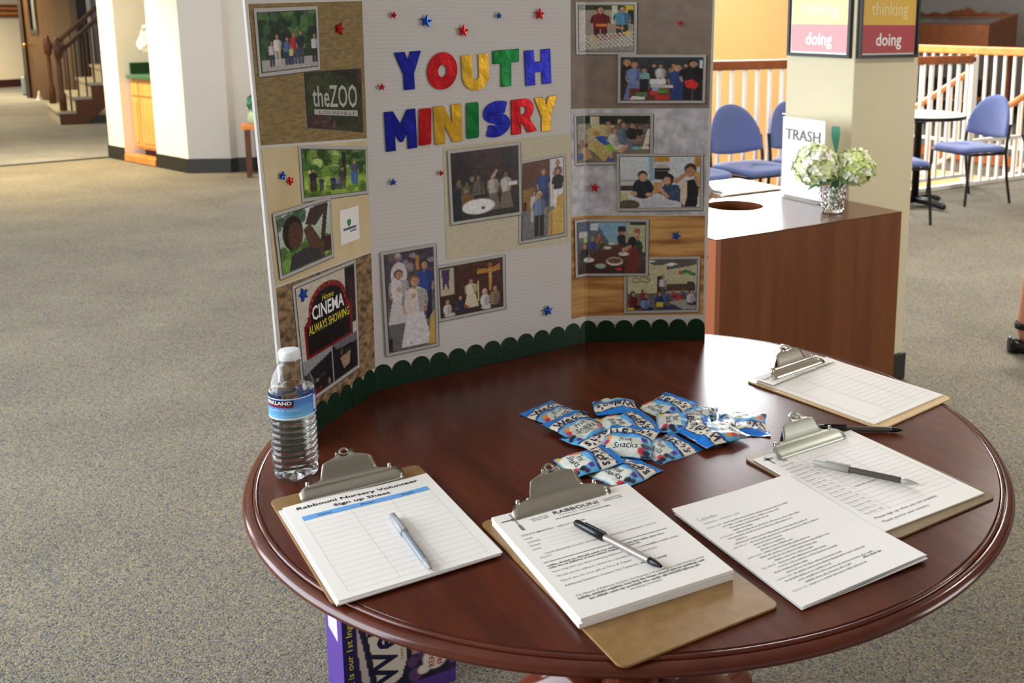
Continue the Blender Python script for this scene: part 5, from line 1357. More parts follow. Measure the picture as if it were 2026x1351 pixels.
# letters
LET = [('Y', 'b', .3272, .3818, .5689, .6389), ('O', 'r', .3921, .4551, .5667, .6369), ('U', 'g', .4653, .5244, .5626, .6316), ('T', 'n', .5328, .5931, .5679, .6398), ('H', 'b', .6067, .6688, .5687, .6391),
 ('M', 'b', .3042, .3669, .458, .5318), ('I', 'r', .3721, .3974, .4636, .5329), ('N', 'g', .4034, .4629, .4639, .5371), ('I', 'n', .4727, .4995, .4696, .5396), ('S', 'b', .5102, .5705, .4687, .5399), ('R', 'r', .5732, .6343, .4719, .5421), ('Y', 'g', .6277, .6848, .4731, .5441)]
CN = {'b': 'blue', 'r': 'red', 'g': 'gold', 'n': 'green'}
def fat_letter(ch):
    """chunky foil capitals drawn as outlines in a unit box"""
    if ch == 'I': return [rrect(1, 1, .09, 4, .5, .5)], []
    P = {'Y': [(0, 1), (.40, 1), (.5, .78), (.60, 1), (1, 1), (.70, .42), (.70, 0), (.30, 0), (.30, .42)],
         'T': [(0, 1), (1, 1), (1, .64), (.70, .64), (.70, 0), (.30, 0), (.30, .64), (0, .64)],
         'H': [(0, 1), (.37, 1), (.37, .66), (.63, .66), (.63, 1), (1, 1), (1, 0), (.63, 0), (.63, .36), (.37, .36), (.37, 0), (0, 0)],
         'M': [(0, 1), (.28, 1), (.5, .66), (.72, 1), (1, 1), (1, 0), (.69, 0), (.69, .40), (.55, .20), (.45, .20), (.31, .40), (.31, 0), (0, 0)],
         'N': [(0, 1), (.36, 1), (.63, .54), (.63, 1), (1, 1), (1, 0), (.64, 0), (.37, .48), (.37, 0), (0, 0)]}
    if ch in P: return [P[ch]], []
    if ch == 'O':
        f = lambda rx, ry: [(.5 + rx * math.cos(2 * PI * k / 40), .5 + ry * math.sin(2 * PI * k / 40)) for k in range(40)]
        return [f(.5, .5)], [f(.145, .165)]
    if ch == 'U':
        o = [(0, 1), (.38, 1), (.38, .42)] + [(.5 + .12 * math.cos(a), .42 + .12 * math.sin(a)) for a in [PI + PI * k / 10 for k in range(1, 10)]] + [(.62, .42), (.62, 1), (1, 1), (1, .42)] + [(.5 + .5 * math.cos(a), .42 + .42 * math.sin(a)) for a in [-PI * k / 16 for k in range(1, 16)]] + [(0, .42)]
        return [o], []
    if ch == 'R':
        o = [(0, 0), (0, 1), (.52, 1)] + [(.52 + .36 * math.cos(a), .70 + .30 * math.sin(a)) for a in [PI / 2 - PI * .78 * k / 12 for k in range(1, 13)]] + [(.72, .40), (1, .03), (.62, 0), (.42, .32), (.38, .32), (.38, 0)]
        return [o], [[(.36, .56), (.50, .56), (.56, .62), (.56, .72), (.50, .78), (.36, .78)]]
    if ch == 'S':
        # thick S as a swept centre line
        ctr = [(.82, .80), (.66, .84), (.48, .84), (.30, .78), (.24, .68), (.30, .59), (.48, .53), (.66, .47), (.76, .38), (.74, .27), (.60, .18), (.42, .15), (.18, .20)]
        fine = []
        for i in range(len(ctr) - 1):
            p = [Vector(ctr[max(0, min(len(ctr) - 1, i + d))]) for d in (-1, 0, 1, 2)]
            for f in (0, .25, .5, .75):
                fine.append(tuple(.5 * ((2 * p[1]) + (p[2] - p[0]) * f + (2 * p[0] - 5 * p[1] + 4 * p[2] - p[3]) * f * f + (3 * p[1] - p[0] - 3 * p[2] + p[3]) * f ** 3)))
        ctr = fine + [ctr[-1]]
        L, Rr = [], []
        for i, (x, y) in enumerate(ctr):
            a = ctr[max(0, i - 1)]; b = ctr[min(len(ctr) - 1, i + 1)]; d = Vector((b[0] - a[0], b[1] - a[1])).normalized(); n = Vector((-d.y, d.x)); wv = .17 if 0 < i < len(ctr) - 1 else .15
            L.append((x + n.x * wv * 1.15, y + n.y * wv)); Rr.append((x - n.x * wv * 1.15, y - n.y * wv))
        return [('strip', L, Rr)], []
def letter_solid(ch, s0, s1, t0, t1, m, lean):
    outs, holes = fat_letter(ch)
    bm = bmesh.new()
    if outs[0][0] == 'strip':
        L, Rr = outs[0][1], outs[0][2]
        vl = [bm.verts.new((x, y, 0)) for x, y in L]; vr = [bm.verts.new((x, y, 0)) for x, y in Rr]
        for i in range(len(L) - 1): bm.faces.new((vl[i], vr[i], vr[i + 1], vl[i + 1]))
    else:
        es = []
        for loop in outs + holes:
            vs_ = [bm.verts.new((x, y, 0)) for x, y in loop]
            es += [bm.edges.new((vs_[i], vs_[(i + 1) % len(vs_)])) for i in range(len(vs_))]
        bmesh.ops.triangle_fill(bm, use_beauty=True, use_dissolve=False, edges=es)
        if ch not in 'OUI':
            pass
    bm.verts.ensure_lookup_table(); bm.verts.index_update()
    V = np.array([v.co[:2] for v in bm.verts]); F = []
    for f in bm.faces:
        idx = [v.index for v in f.verts]
        a = sum((V[idx[i]][0] * V[idx[(i + 1) % len(idx)]][1] - V[idx[(i + 1) % len(idx)]][0] * V[idx[i]][1]) for i in range(len(idx)))
        F.append(tuple(idx if a > 0 else idx[::-1]))
    bm.free()
    mn, mx = V.min(0), V.max(0); V = (V - mn) / (mx - mn)
    VV, FF = thicken(V, F, .0012, .0030)
    P3 = [bp(s0 + x * (s1 - s0) + lean * (y - .5), t0 + y * (t1 - t0) + .06 * (x - .5) * (s1 - s0), z) for x, y, z in VV]
    return mesh_obj('letter', P3, FF, m, BD)
rl = random.Random(8)
for ch, c_, s0, s1, t0, t1 in LET:
    o = letter_solid(ch, s0, s1, t0, t1, 'foil_' + c_, rl.uniform(-.003, .002)); o['label'] = '%s foil letter %s' % (CN[c_], ch)
    if ch in 'YTHMNR': bevel(o, .0022, 2, 30)
# scalloped green border, in strips of scallops
SCP = .0398
def scallop_strip(s0, n, off):
    bot, top = .0005, .0500
    pts = [(s0, bot)]
    top_pts = []
    for k in range(n):
        for q in range(9):
            a = PI - PI * q / 8; top_pts.append((s0 + (k + .5) * SCP + SCP * .5 * math.cos(a), .0300 + .020 * math.sin(a)))
    V = []; F = []
    for (x, y) in top_pts: V += [bp(x, bot, off), bp(x, y, off)]
    for i in range(len(top_pts) - 1): F.append((2 * i, 2 * i + 2, 2 * i + 3, 2 * i + 1))
    o = mesh_obj('border_strip', V, F, 'scallop_green', BD)
    so = o.modifiers.new('solid', 'SOLIDIFY'); so.thickness = .0006; so.offset = -1
s = -.016; k = 0
for n in (5, 2, 4, 4, 4, 4, 3):
    scallop_strip(s, n, .0014 + .0007 * (k % 2)); s += n * SCP + .0002; k += 1
# ================================================================== THINGS ON THE TABLE
PWD, PHT = .2159, .2794
def sheet(name, zf, m, parent, W=PWD, H=PHT, nx=18, ny=24, thick=None, dx=0.0, dy=0.0, rot=0.0, under=None):
    """paper: zf(x, y) top height, x from left, y from top; under = base height for stacks"""
    V = []; F = []
    c, s_ = math.cos(rot), math.sin(rot)
    def P(x, y, z):
        X, Y = x - W / 2, H / 2 - y
        return (X * c - Y * s_ + dx, X * s_ + Y * c + dy, z)
    for j in range(ny + 1):
        for i in range(nx + 1):
            x, y = W * i / nx, H * j / ny; V.append(P(x, y, zf(x, y)))
    N = nx + 1; n0 = len(V)
    for j in range(ny):
        for i in range(nx): F.append((j * N + i, (j + 1) * N + i, (j + 1) * N + i + 1, j * N + i + 1))
    bidx = [i for i in range(N)] + [j * N + nx for j in range(1, ny + 1)] + [ny * N + i for i in range(nx - 1, -1, -1)] + [j * N for j in range(ny - 1, 0, -1)]
    for b_ in bidx:
        v = V[b_]; V.append((v[0], v[1], (v[2] - thick) if under is None else under))
    L = len(bidx)
    for k in range(L):
        a, b2 = bidx[k], bidx[(k + 1) % L]; F.append((a, b2, n0 + (k + 1) % L, n0 + k))
    F.append(tuple(range(n0 + L - 1, n0 - 1, -1))) if under is not None else None
    o = mesh_obj(name, V, F, m, parent, False)
    return o

class Ink:
    """collects flat print for one sheet; coordinates x from left, y from top"""
    def __init__(s, W=PWD, H=PHT, seed=1): s.W, s.H = W, H; s.V = {}; s.F = {}; s.r = random.Random(seed)
    def _add(s, m, V, F):
        v = s.V.setdefault(m, []); f = s.F.setdefault(m, []); n = len(v)
        v += [tuple(p) for p in V]; f += [tuple(i + n for i in q) for q in F]
    def text(s, txt, x, y, h, m='ink_black', x1=None, offset=0.0, shear=0.0, res=2):
        """baseline at y, cap height h; optional right end x1"""
        V, F = text_geo(txt, 1.0, offset, shear, 'LEFT', res)
        k = h / .70; kx = k if x1 is None else (x1 - x) / (V[:, 0].max() - V[:, 0].min())
        V = np.stack([x + (V[:, 0] - V[:, 0].min()) * kx, y - V[:, 1] * k], 1)
        s._add(m, V, F)
    def rect(s, x0, y0, x1, y1, m, n=1):
        V = []; F = []
        for i in range(n):
            a = x0 + (x1 - x0) * i / n; b = x0 + (x1 - x0) * (i + 1) / n
            k = len(V); V += [(a, y0), (b, y0), (b, y1), (a, y1)]; F.append((k, k + 3, k + 2, k + 1))
        s._add(m, V, F)
    def words(s, x0, x1, y, h, m='ink_grey'):
        """unreadably small line of print: word-length strokes"""
        x = x0
        while x < x1 - h:
            wl = s.r.randint(2, 9) * h * .62
            xe = min(x1, x + wl)
            q = x
            while q < xe:
                cw_ = h * s.r.uniform(.35, .6); up_ = h * s.r.choice([0, 0, 0, .45, .5]); dn = h * s.r.choice([0, 0, 0, 0, .35])
                s.rect(q, y - h * .62 - up_ * .8, min(xe, q + cw_ * .75), y + dn * .6, m); q += cw_
            x = xe + h * .55
    def hline(s, x0, x1, y, t, m='ink_line', n=12): s.rect(x0, y - t / 2, x1, y + t / 2, m, n)
    def vline(s, x, y0, y1, t, m='ink_line', n=16):
        for i in range(n): s.rect(x - t / 2, y0 + (y1 - y0) * i / n, x + t / 2, y0 + (y1 - y0) * (i + 1) / n, m)
    def build(s, zf, parent, lift=.00035):
        for m in s.V:
            lf = lift + (.0002 if m.startswith('ink_bl') and m != 'ink_blueband' else 0)
            VV = [(x - s.W / 2, s.H / 2 - y, zf(min(max(x, 0), s.W), min(max(y, 0), s.H)) + lf) for x, y in s.V[m]]
            mesh_obj('print', VV, s.F[m], m, parent, kind='stuff')

# ------------------------------------------------------------------ clipboards
def clip_parts(parent, x, y, z, m, mark='', sc=1.0, res=1):
    """spring clip: x centre, y = front edge of the jaw, opening towards -y"""
    prof = [(-.004, .0000), (.0, .0045), (.006, .0085), (.014, .0115), (.0205, .0125), (.0238, .0165), (.030, .0275), (.0345, .0345), (.039, .0395), (.0445, .0430), (.0530, .0450)]
    def at(s_):
        for (a, za), (b, zb) in zip(prof, prof[1:]):
            if s_ <= b: return za + (zb - za) * (s_ - a) / (b - a)
        return prof[-1][1]
    def hw(s_):
        K = [(-.004, .0765), (0, .078), (.008, .078), (.014, .074), (.0205, .068), (.0222, .048), (.0238, .0425), (.030, .0385), (.0345, .036), (.0365, .029), (.039, .0175), (.0415, .0142), (.0445, .0138), (.048, .012), (.0505, .0085), (.0525, .003)]
        for (a, wa), (b, wb) in zip(K, K[1:]):
            if s_ <= b: return wa + (wb - wa) * (s_ - a) / (b - a)
        return .002
    S = [-.004, 0, .004, .008, .014, .0205, .0222, .0238, .027, .030, .0325, .0345, .0365, .039, .0403, .0415, .043, .0445, .046, .048, .0505, .0525]
    hc, hr = .0452, .0050
    V = []; F = []
    ncol = 17
    bm = bmesh.new()
    rows = []
    outer = [(-hw(s_), s_) for s_ in S] + [(hw(s_), s_) for s_ in reversed(S)]
    hole = [(hr * math.cos(2 * PI * k / 18), hc + hr * math.sin(2 * PI * k / 18)) for k in range(18)]
    # fill rows below the hole with a grid, the tab with a fan around the hole
    cut = S.index(.0365)
    for s_ in S[:cut + 1]:
        rows.append([bm.verts.new((hw(s_) * (-1 + 2 * i / (ncol - 1)), s_, 0)) for i in range(ncol)])
    for a, b in zip(rows, rows[1:]):
        for i in range(ncol - 1): bm.faces.new((a[i], a[i + 1], b[i + 1], b[i]))
    tab = list(rows[-1]) + [bm.verts.new((hw(s_), s_, 0)) for s_ in S[cut + 1:]] + [bm.verts.new((-hw(s_), s_, 0)) for s_ in reversed(S[cut + 1:])]
    hv = [bm.verts.new((p[0], p[1], 0)) for p in hole]
    es = []
    for Lp in (tab, hv):
        for i in range(len(Lp)):
            a, b = Lp[i], Lp[(i + 1) % len(Lp)]
            e = bm.edges.get((a, b)) or bm.edges.new((a, b)); es.append(e)
    bmesh.ops.triangle_fill(bm, use_beauty=True, use_dissolve=False, edges=es)
    for v in bm.verts:
        s_ = v.co.y; v.co = Vector((v.co.x * sc, s_ * sc, at(s_) * sc))
    bmesh.ops.recalc_face_normals(bm, faces=bm.faces)
    me = bpy.data.meshes.new('clip'); bm.to_mesh(me); bm.free()
    up_ = sum(p.normal.z for p in me.polygons)
    if up_ < 0: me.flip_normals()
    for p in me.polygons: p.use_smooth = True
    me.materials.append(MATS[m])
    o = bpy.data.objects.new('clip', me); link(o, parent); o.location = (x, y, z)
    so = o.modifiers.new('solid', 'SOLIDIFY'); so.thickness = .0012; so.offset = -1
    # folded side cheeks, spring rod, base plate
    for sx in (-1, 1):
        q = MB()
        q.add([(sx * .0425 * sc, .0235 * sc, .0150 * sc), (sx * .0365 * sc, .0335 * sc, .0325 * sc), (sx * .0385 * sc, .0400 * sc, -.001), (sx * .0425 * sc, .0300 * sc, -.001)], [(0, 1, 2, 3)])
        c_ = q.build('cheek', 'chrome', o); sm = c_.modifiers.new('solid', 'SOLIDIFY'); sm.thickness = .0012
        MB().tube([(sx * .062 * sc, .020 * sc, .004), (sx * .062 * sc, .022 * sc, .012), (sx * .062 * sc, .023 * sc, .018)], [.0036, .0034, .0026], 8).build('lug', 'chrome', o, True)
    MB().tube([(-.043 * sc, .033 * sc, .008), (.043 * sc, .033 * sc, .008)], .0028, 8).build('spring_rod', 'chrome', o, True)
    MB().box(-.035 * sc, .035 * sc, .020 * sc, .046 * sc, -.001, .0015).build('base_plate', m, o)
    MB().lathe([(hr * sc * 1.0, 0), (hr * sc * 1.28, .0012), (hr * sc * 1.5, 0)], 20, Matrix.Translation((0, hc * sc, at(hc) * sc + .0004)) @ Matrix.Rotation(R(24), 4, 'X'), cap=False).build('eyelet', m, o, True)
    return o

def clipboard(label, x, y, ang, W, H, m, cm, clip_front, clip_z, corner=.012, sc=1.0, z=TZ):
    t = thing('clipboard', label, 'clipboard', (x, y, z + .0006), R(ang), 'clipboards')
    MB().prism(rrect(W, H, corner), 0, .0032).build('backing_board', m, t, bev=.0006)
    clip_parts(t, 0, H / 2 - clip_front, clip_z, cm, sc=sc)
    return t
CB1 = clipboard('brown clipboard nearest the water bottle, at the left table edge', -.3715, 1.2993, 33.4, .2265, .319, 'hardboard', 'steel', .040, .0068)
CB2 = clipboard('long brown legal clipboard at the front centre under a thick stack', -.0360, 1.2093, 33.0, .2265, .383, 'hardboard', 'steel', .040, .0128)
CB3 = clipboard('dark brown clipboard partly covered by the calendar pages', .3398, 1.4649, 35.5, .2265, .318, 'hardboard_dark', 'steel_dull', .043, .0052)
CB4 = clipboard('pale tan clipboard overhanging the far right table edge', .3838, 1.8414, 42.2, .2265, .319, 'hardboard_light', 'chrome', .046, .0052)
ty = TZ + .0040

# ------------------------------------------------------------------ sheet 1: nursery list
z1 = lambda x, y: .0030 + .0012 * math.sin(PI * x / PWD * 2.0) * max(0, 1 - y / .12) + .0015 * (y / PHT) ** 2 * (1 - .6 * x / PWD)
t = thing('signup_sheet', 'nursery volunteer sign-up sheets with a blue heading band, on a clipboard', 'paper', (-.3565, 1.2802, ty), R(32.9))
sheet('under_sheets', lambda x, y: .0020, 'paper_edge', t, under=0.0, dx=-.0045, dy=-.002, rot=R(.7), nx=2, ny=2)
sheet('top_sheet', z1, 'paper', t, under=.0021)
k = Ink(seed=3)
k.text('Rabbouni Nursery Volunteer', .016, .0195, .0078, 'ink_black', x1=.195, offset=.018)
k.text('Sign up Sheet', .064, .0355, .0076, 'ink_black', x1=.147, offset=.018)
k.rect(.016, .0425, .200, .0555, 'ink_blueband', 24)
for tx, x0, x1 in (('Name', .037, .056), ('Phone', .098, .118), ('Email', .159, .177)): k.text(tx, x0, .0515, .0040, 'ink_black', x1=x1, offset=.01)
for x in (.016, .081, .140, .200): k.vline(x, .0555, .266, .0004, 'ink_faint')
for j in range(1, 16): k.hline(.016, .200, .0555 + j * .01403, .0004, 'ink_faint')
k.build(z1, t)

# ------------------------------------------------------------------ stack 2: youth ministry form
z2 = lambda x, y: .0118 - .0009 * (1 - y / PHT)
t = thing('form_stack', 'thick stack of printed youth ministry forms on the front centre clipboard', 'paper', (-.0532, 1.2349, ty), R(30.3))
sheet('lower_half', lambda x, y: .0056, 'paper_edge', t, under=0.0, dx=-.001, dy=-.0016, rot=R(-.5), nx=2, ny=2)
sheet('middle_sheets', lambda x, y: .0080, 'paper_edge', t, under=.00565, dx=.0008, dy=.0010, rot=R(.4), nx=2, ny=2)
sheet('top_sheets', z2, 'paper', t, under=.0081)
k = Ink(seed=4)
k.text('RABBOUNI', .080, .036, .0085, 'ink_black', x1=.150, offset=.004); k.text('CATHOLIC COMMUNITY', .085, .0425, .0034, 'ink_grey', x1=.150)
k.words(.076, .164, .050, .0028, 'ink_mid')
for y in (.034, .039): k.words(.045, .070, y, .0030, 'ink_line'); k.words(.160, .190, y - .004, .0030, 'ink_line')
k.text('YOUTH MINISTRY - ADULT LEADER:', .015, .071, .0042, 'ink_mid', x1=.112, offset=.006)
for tx, y in (('NAME', .081), ('ADDRESS', .091), ('PHONE', .101), ('EMAIL', .111)):
    k.text(tx, .015, y, .0032, 'ink_mid'); k.hline(.040, .198, y, .0003, 'ink_line')
k.text('I HAVE RECEIVED A COPY OF RABBOUNI CATHOLIC COMMUNITY YOUTH', .024, .1275, .0036, 'ink_mid', x1=.192); k.text('POLICY', .015, .1345, .0034, 'ink_mid')
k.hline(.013, .198, .1465, .0011, 'ink_mid')
k.words(.014, .187, .157, .0034, 'ink_mid'); k.words(.014, .150, .1625, .0034, 'ink_mid')
k.text('How long have you been attending Rabbouni Catholic Community?', .014, .173, .0038, 'ink_mid', x1=.165)
k.text('Would you be willing to submit to a standard background check?', .014, .185, .0038, 'ink_mid', x1=.160)
k.text('Thank you for your gift of Time & Talent!', .014, .197, .0038, 'ink_mid', x1=.115, shear=.2)
k.text('Additional Questions Contact: Tina Contreras', .014, .209, .0036, 'ink_mid', x1=.118, offset=.006); k.words(.121, .160, .209, .0034, 'ink_mid')
k.words(.150, .200, .173, .0003 + .0028, 'ink_line')
k.text('The Mission of Rabbouni Catholic Community is to promote an understanding of the', .016, .236, .0040, 'ink_mid', x1=.200, shear=.25)
k.words(.016, .198, .2425, .0038, 'ink_mid'); k.words(.028, .185, .249, .0038, 'ink_mid'); k.text('sanctifying community', .080, .2555, .0040, 'ink_mid', x1=.125, shear=.25)
# crucifix mark
k.rect(.0235, .004, .0262, .056, 'ink_grey', 1); k.rect(.006, .0195, .044, .0222, 'ink_mid', 1); k.rect(.021, .018, .029, .024, 'ink_mid'); k.rect(.0225, .040, .0275, .055, 'ink_grey')
k.build(z2, t)

# ------------------------------------------------------------------ sheet 3: dates list
z3 = lambda x, y: .0018 + .004 * max(0, (x / PWD - .55)) ** 2 * (y / PHT)
t = thing('date_sheet', 'ministry date list with grid, on the dark clipboard under the calendar', 'paper', (.3386, 1.4616, ty), R(33.6))
sheet('top_sheet', z3, 'paper', t, under=0.0)
k = Ink(seed=5)
dates = ['August 27th', 'September 3rd', 'September 10th', 'September 17th', 'September 24th', 'October 1st', 'October 8th', 'October 15th', 'October 22nd', 'October 29th', 'November 5th', 'November 12th', 'November 19th', 'November 26th', 'December 3rd', 'December 10th']
for i, d_ in enumerate(dates):
    y = .047 + i * .01225; k.text(d_, .017, y, .0042, 'ink_grey'); k.hline(.016, .205, y + .0035, .00035, 'ink_line')
for x in (.062, .132, .205): k.vline(x, .030, .236, .0004, 'ink_line')
k.text('Please sign up when you are available.', .020, .2485, .0052, 'ink_mid', x1=.150, offset=.004); k.text('Thank you for your ministry.', .021, .262, .0052, 'ink_mid', x1=.117, offset=.004)
k.rect(.010, .012, .030, .0148, 'ink_mid'); k.rect(.0165, .005, .0195, .032, 'ink_mid'); k.rect(.014, .011, .022, .018, 'ink_grey'); k.rect(.034, .018, .044, .034, 'ink_line')
k.words(.068, .090, .160, .003, 'ink_line'); k.words(.094, .112, .160, .003, 'ink_line')
k.build(z3, t)

# ------------------------------------------------------------------ sheet 4: sign up grid on the pale clipboard
z4 = lambda x, y: .0018 + .0022 * max(0, 1 - y / .05) * abs(math.sin(x * 26))
t = thing('signup_grid', 'blank sign-up grid sheet on the pale tan clipboard at far right', 'paper', (.3868, 1.8420, ty), R(41.6))
sheet('top_sheet', z4, 'paper', t, under=0.0)
sheet('small_header_slip', lambda x, y: .0052, 'paper', t, W=.205, H=.05, thick=.0003, dx=-.006, dy=.128, rot=R(3), nx=2, ny=2)
k = Ink(seed=6)
k.text('Sign Up', .008, .014, .0085, 'ink_mid', x1=.040); k.text('Expectations of Fun', .076, .036, .0050, 'ink_mid', x1=.132, shear=.15); k.words(.140, .185, .034, .0040, 'ink_grey'); k.words(.012, .040, .026, .003, 'ink_grey')
for x in (.014, .074, .152, .204): k.vline(x, .040, .262, .0005, 'ink_line')
for j in range(16): k.hline(.014 if j in (0, 15) else .074, .204, .040 + j * .0148, .0004, 'ink_line')
k.hline(.014, .074, .10, .0004, 'ink_line')
k.build(lambda x, y: max(z4(x, y), .0053 if y < .045 else 0), t)

# ------------------------------------------------------------------ calendar pages
def zc(x, y):
    u, v = x / PWD, y / PHT
    return .0042 + .010 * max(0, u - .55) * (1 - v) + .006 * (1 - u) ** 3 * (1 - v) ** 2 + .007 * max(0, v - .62) * (u) * 1.4 + .0030 * math.sin(PI * u) * (1 - v)
t = thing('calendar_pages', 'loose curling calendar pages lying across the dark clipboard', 'paper', (.2024, 1.2800, TZ + .0009), R(33))
sheet('lower_page', lambda x, y: .0012 + .0066 * max(0, x / PWD - .45) * 1.0, 'paper_edge', t, thick=.0005, dx=.0018, dy=-.0025, rot=R(-1.0))
sheet('middle_page', lambda x, y: zc(x, y) * .72, 'paper_edge', t, thick=.0005, dx=.0022, dy=-.0004, rot=R(.6))
sheet('top_page', zc, 'paper', t, thick=.0006)
k = Ink(seed=7)
k.text('Calendar', .013, .049, .0085, 'ink_line', x1=.047, offset=-.012); k.text('September - December 2023', .015, .0590, .0038, 'ink_line', x1=.078)
rr = random.Random(11); y = .0705
for i in range(25):
    ind = rr.choice([.020, .028, .034, .034, .040])
    if i % 4 == 0: k.words(.012, .036, y, .0031, 'ink_faint'); k.words(.040, rr.uniform(.11, .165), y, .0028, 'ink_grey')
    else: k.words(ind, rr.uniform(.09, .188) if i % 3 else rr.uniform(.04, .12), y, .0028, 'ink_grey')
    y += .00745
k.words(.142, .175, .240, .0036, 'ink_mid')
k.build(zc, t)

# ------------------------------------------------------------------ pens
def pen(label, p0, p1, z, barrel, cap, tip, z1=None):
    p0, p1 = Vector((p0[0], p0[1], z)), Vector((p1[0], p1[1], z if z1 is None else z1))
    d = p1 - p0; L = d.length
    t = thing('ballpoint_pen', label, 'pen', p0, 0, 'ballpoint pens')
    t.rotation_euler = d.to_track_quat('X', 'Z').to_euler()
    rot = Matrix.Rotation(R(90), 4, 'Y')
    MB().lathe([(.0043, .050), (.0047, .052), (.0047, L - .028), (.0044, L - .026)], 12, rot).build('barrel', barrel, t, True)
    MB().lathe([(0, 0), (.0036, .0005), (.0050, .003), (.0057, .030), (.0060, .058), (.0052, .0585)], 14, rot).build('cap', cap, t, True)
    MB().box(.020, .060, -.0016, .0016, .0057, .0074).build('cap_clip', cap, t, bev=.0005)
    MB().lathe([(.0047, L - .0265), (.0045, L - .018), (.0026, L - .008), (.0014, L - .004)], 12, rot).build('grip_cone', tip, t, True)
    MB().lathe([(.0012, L - .0045), (.0009, L - .0015), (.0003, L)], 8, rot).build('nib', 'steel', t, True)
    return t
mat('pen_grey', hexc(150, 152, 156), .3); mat('pen_frost', hexc(176, 172, 166), .35); mat('pen_silver', hexc(160, 154, 146), .28, .3); mat('pen_black', hexc(20, 20, 26), .25); mat('pen_smoke', hexc(84, 76, 70), .3); mat('pen_steelblue', hexc(128, 136, 146), .3)
pen('grey capped pen on the nursery sign-up sheets', (-.3589, 1.3107), (-.2711, 1.1659), ty + .0085, 'pen_steelblue', 'pen_grey', 'pen_grey')
pen('pen with black cap and silver barrel on the thick form stack', (-.0983, 1.2790), (.0231, 1.1631), ty + .0165, 'pen_silver', 'pen_black', 'pen_black')
pen('frosted grey pen lying on the date list', (.2641, 1.4975), (.4124, 1.4222), ty + .0072, 'pen_smoke', 'pen_frost', 'pen_frost')
pen('black pen lying on bare wood between the two right clipboards', (.2865, 1.6483), (.4461, 1.6403), TZ + .0055, 'pen_smoke', 'pen_black', 'pen_black')

# ------------------------------------------------------------------ water bottle
WB = thing('water_bottle', 'clear plastic water bottle with white cap standing by the board', 'bottle', (-.5445, 1.4590, TZ + .0005))
prof = [(.0, .004), (.014, .003), (.022, .0005), (.028, .001), (.0325, .006), (.0335, .014), (.0330, .020)]
z = .022
for i in range(8):
    prof += [(.0330, z), (.0345, z + .003), (.0345, z + .005), (.0310 if i < 6 else .0322, z + .0082)]; z += .0098
prof += [(.0330, .101), (.0340, .104), (.0340, .136), (.0345, .140), (.0340, .146), (.0310, .158), (.0255, .170), (.0185, .181), (.0135, .186), (.0130, .190)]
thin_clear('pet_plastic', (0.93, 0.95, 0.97, 1), 0.04, 1.55)
def faceted(prof, n=40, petal=0.0):
    V = []; F = []
    for (r_, z_) in prof:
        for k_ in range(n):
            a = 2 * PI * k_ / n; rr_ = r_
            if petal and z_ < .02: rr_ = r_ * (1 + petal * (math.cos(5 * a)) * (1 - z_ / .02))
            V.append((rr_ * math.cos(a), rr_ * math.sin(a), z_ + (petal * .05 * (1 + math.cos(5 * a + PI)) * max(0, 1 - z_ / .012) if petal else 0)))
    for i in range(len(prof) - 1):
        for k_ in range(n):
            a = i * n + k_; b = i * n + (k_ + 1) % n; F.append((a, b, b + n, a + n))
    return V, F
V, F = faceted(prof, 40, .05); mesh_obj('bottle_body', V, F, 'pet_plastic', WB, True)
wl = .1435
wp = [(r_ * .965, max(.0025, z_ + .0015)) for r_, z_ in prof if z_ < wl - .002] + [(.0330, wl)]
V, F = faceted(wp, 40, .05); F.append(tuple(range(len(V) - 40, len(V)))); F.append(tuple(range(39, -1, -1)))
mesh_obj('water', V, F, mat('water', (.97, .985, 1, 1), .0, trans=1.0, ior=1.33), WB, True)
MB().lathe([(.0130, .1865), (.0165, .187), (.0165, .190), (.0135, .1905)], 28, cap=False).build('neck_ring', 'pet_plastic', WB, True)
cp = MB()
n = 44; capp = [(.0145, .1895), (.0158, .190), (.0158, .2015), (.0150, .2035), (.0125, .2042), (0, .2042)]
V = []; F = []
for (r_, z_) in capp:
    for k_ in range(n):
        a = 2 * PI * k_ / n; rr_ = r_ - (.0004 if (k_ % 2 and .19 <= z_ < .202) else 0); V.append((rr_ * math.cos(a), rr_ * math.sin(a), z_))
for i in range(len(capp) - 1):
    for k_ in range(n):
        a = i * n + k_; b = i * n + (k_ + 1) % n; F.append((a, b, b + n, a + n))
mesh_obj('cap', V, F, mat('cap_white', hexc(238, 240, 244), .4), WB, True)
# wrap label, drawn around the bottle; angle 0 faces the camera side
cv = Canvas(150, 34, (86, 150, 214))
cv.grad((60, 112, 196), (110, 190, 232)).rect(0, .93, 1, 1, (236, 240, 246)).rect(0, 0, 1, .05, (236, 240, 246))
for x0 in (.32,):
    cv.rect(.24, .08, .50, .30, (30, 26, 46)).rect(.24, .30, .50, .42, (120, 24, 36)).poly([(.50, .32), (.62, .20), (.66, .36), (.52, .50)], (70, 120, 200)).rect(.66, .0, .90, .90, (44, 52, 150)).rect(.665, .10, .715, .82, (214, 224, 246)).rect(.74, .1, .80, .85, (66, 76, 170)).rect(.82, .1, .88, .85, (66, 76, 170)).ell(.58, .5, .09, .18, (96, 156, 220), .7)
cv.rect(0, 0, .24, 1, (70, 120, 200)).rect(.90, 0, 1, 1, (60, 110, 190))
LZ0, LZ1, LR = .1040, .1375, .03465
def lab_pos(u, v, r_=LR):
    a = R(-236) + u * R(340); return (r_ * math.cos(a), r_ * math.sin(a), LZ1 + (LZ0 - LZ1) * v)
lb = printed_grid('label', cv, lambda u, v: lab_pos(u, v), 'label_print', WB)
V, F = fit_text('KIRKLAND', .255, .485, -.28, -.12, offset=.02); mesh_obj('lettering', [lab_pos(x, -y, LR + .0003) for x, y in V], F, 'ink_white', lb)
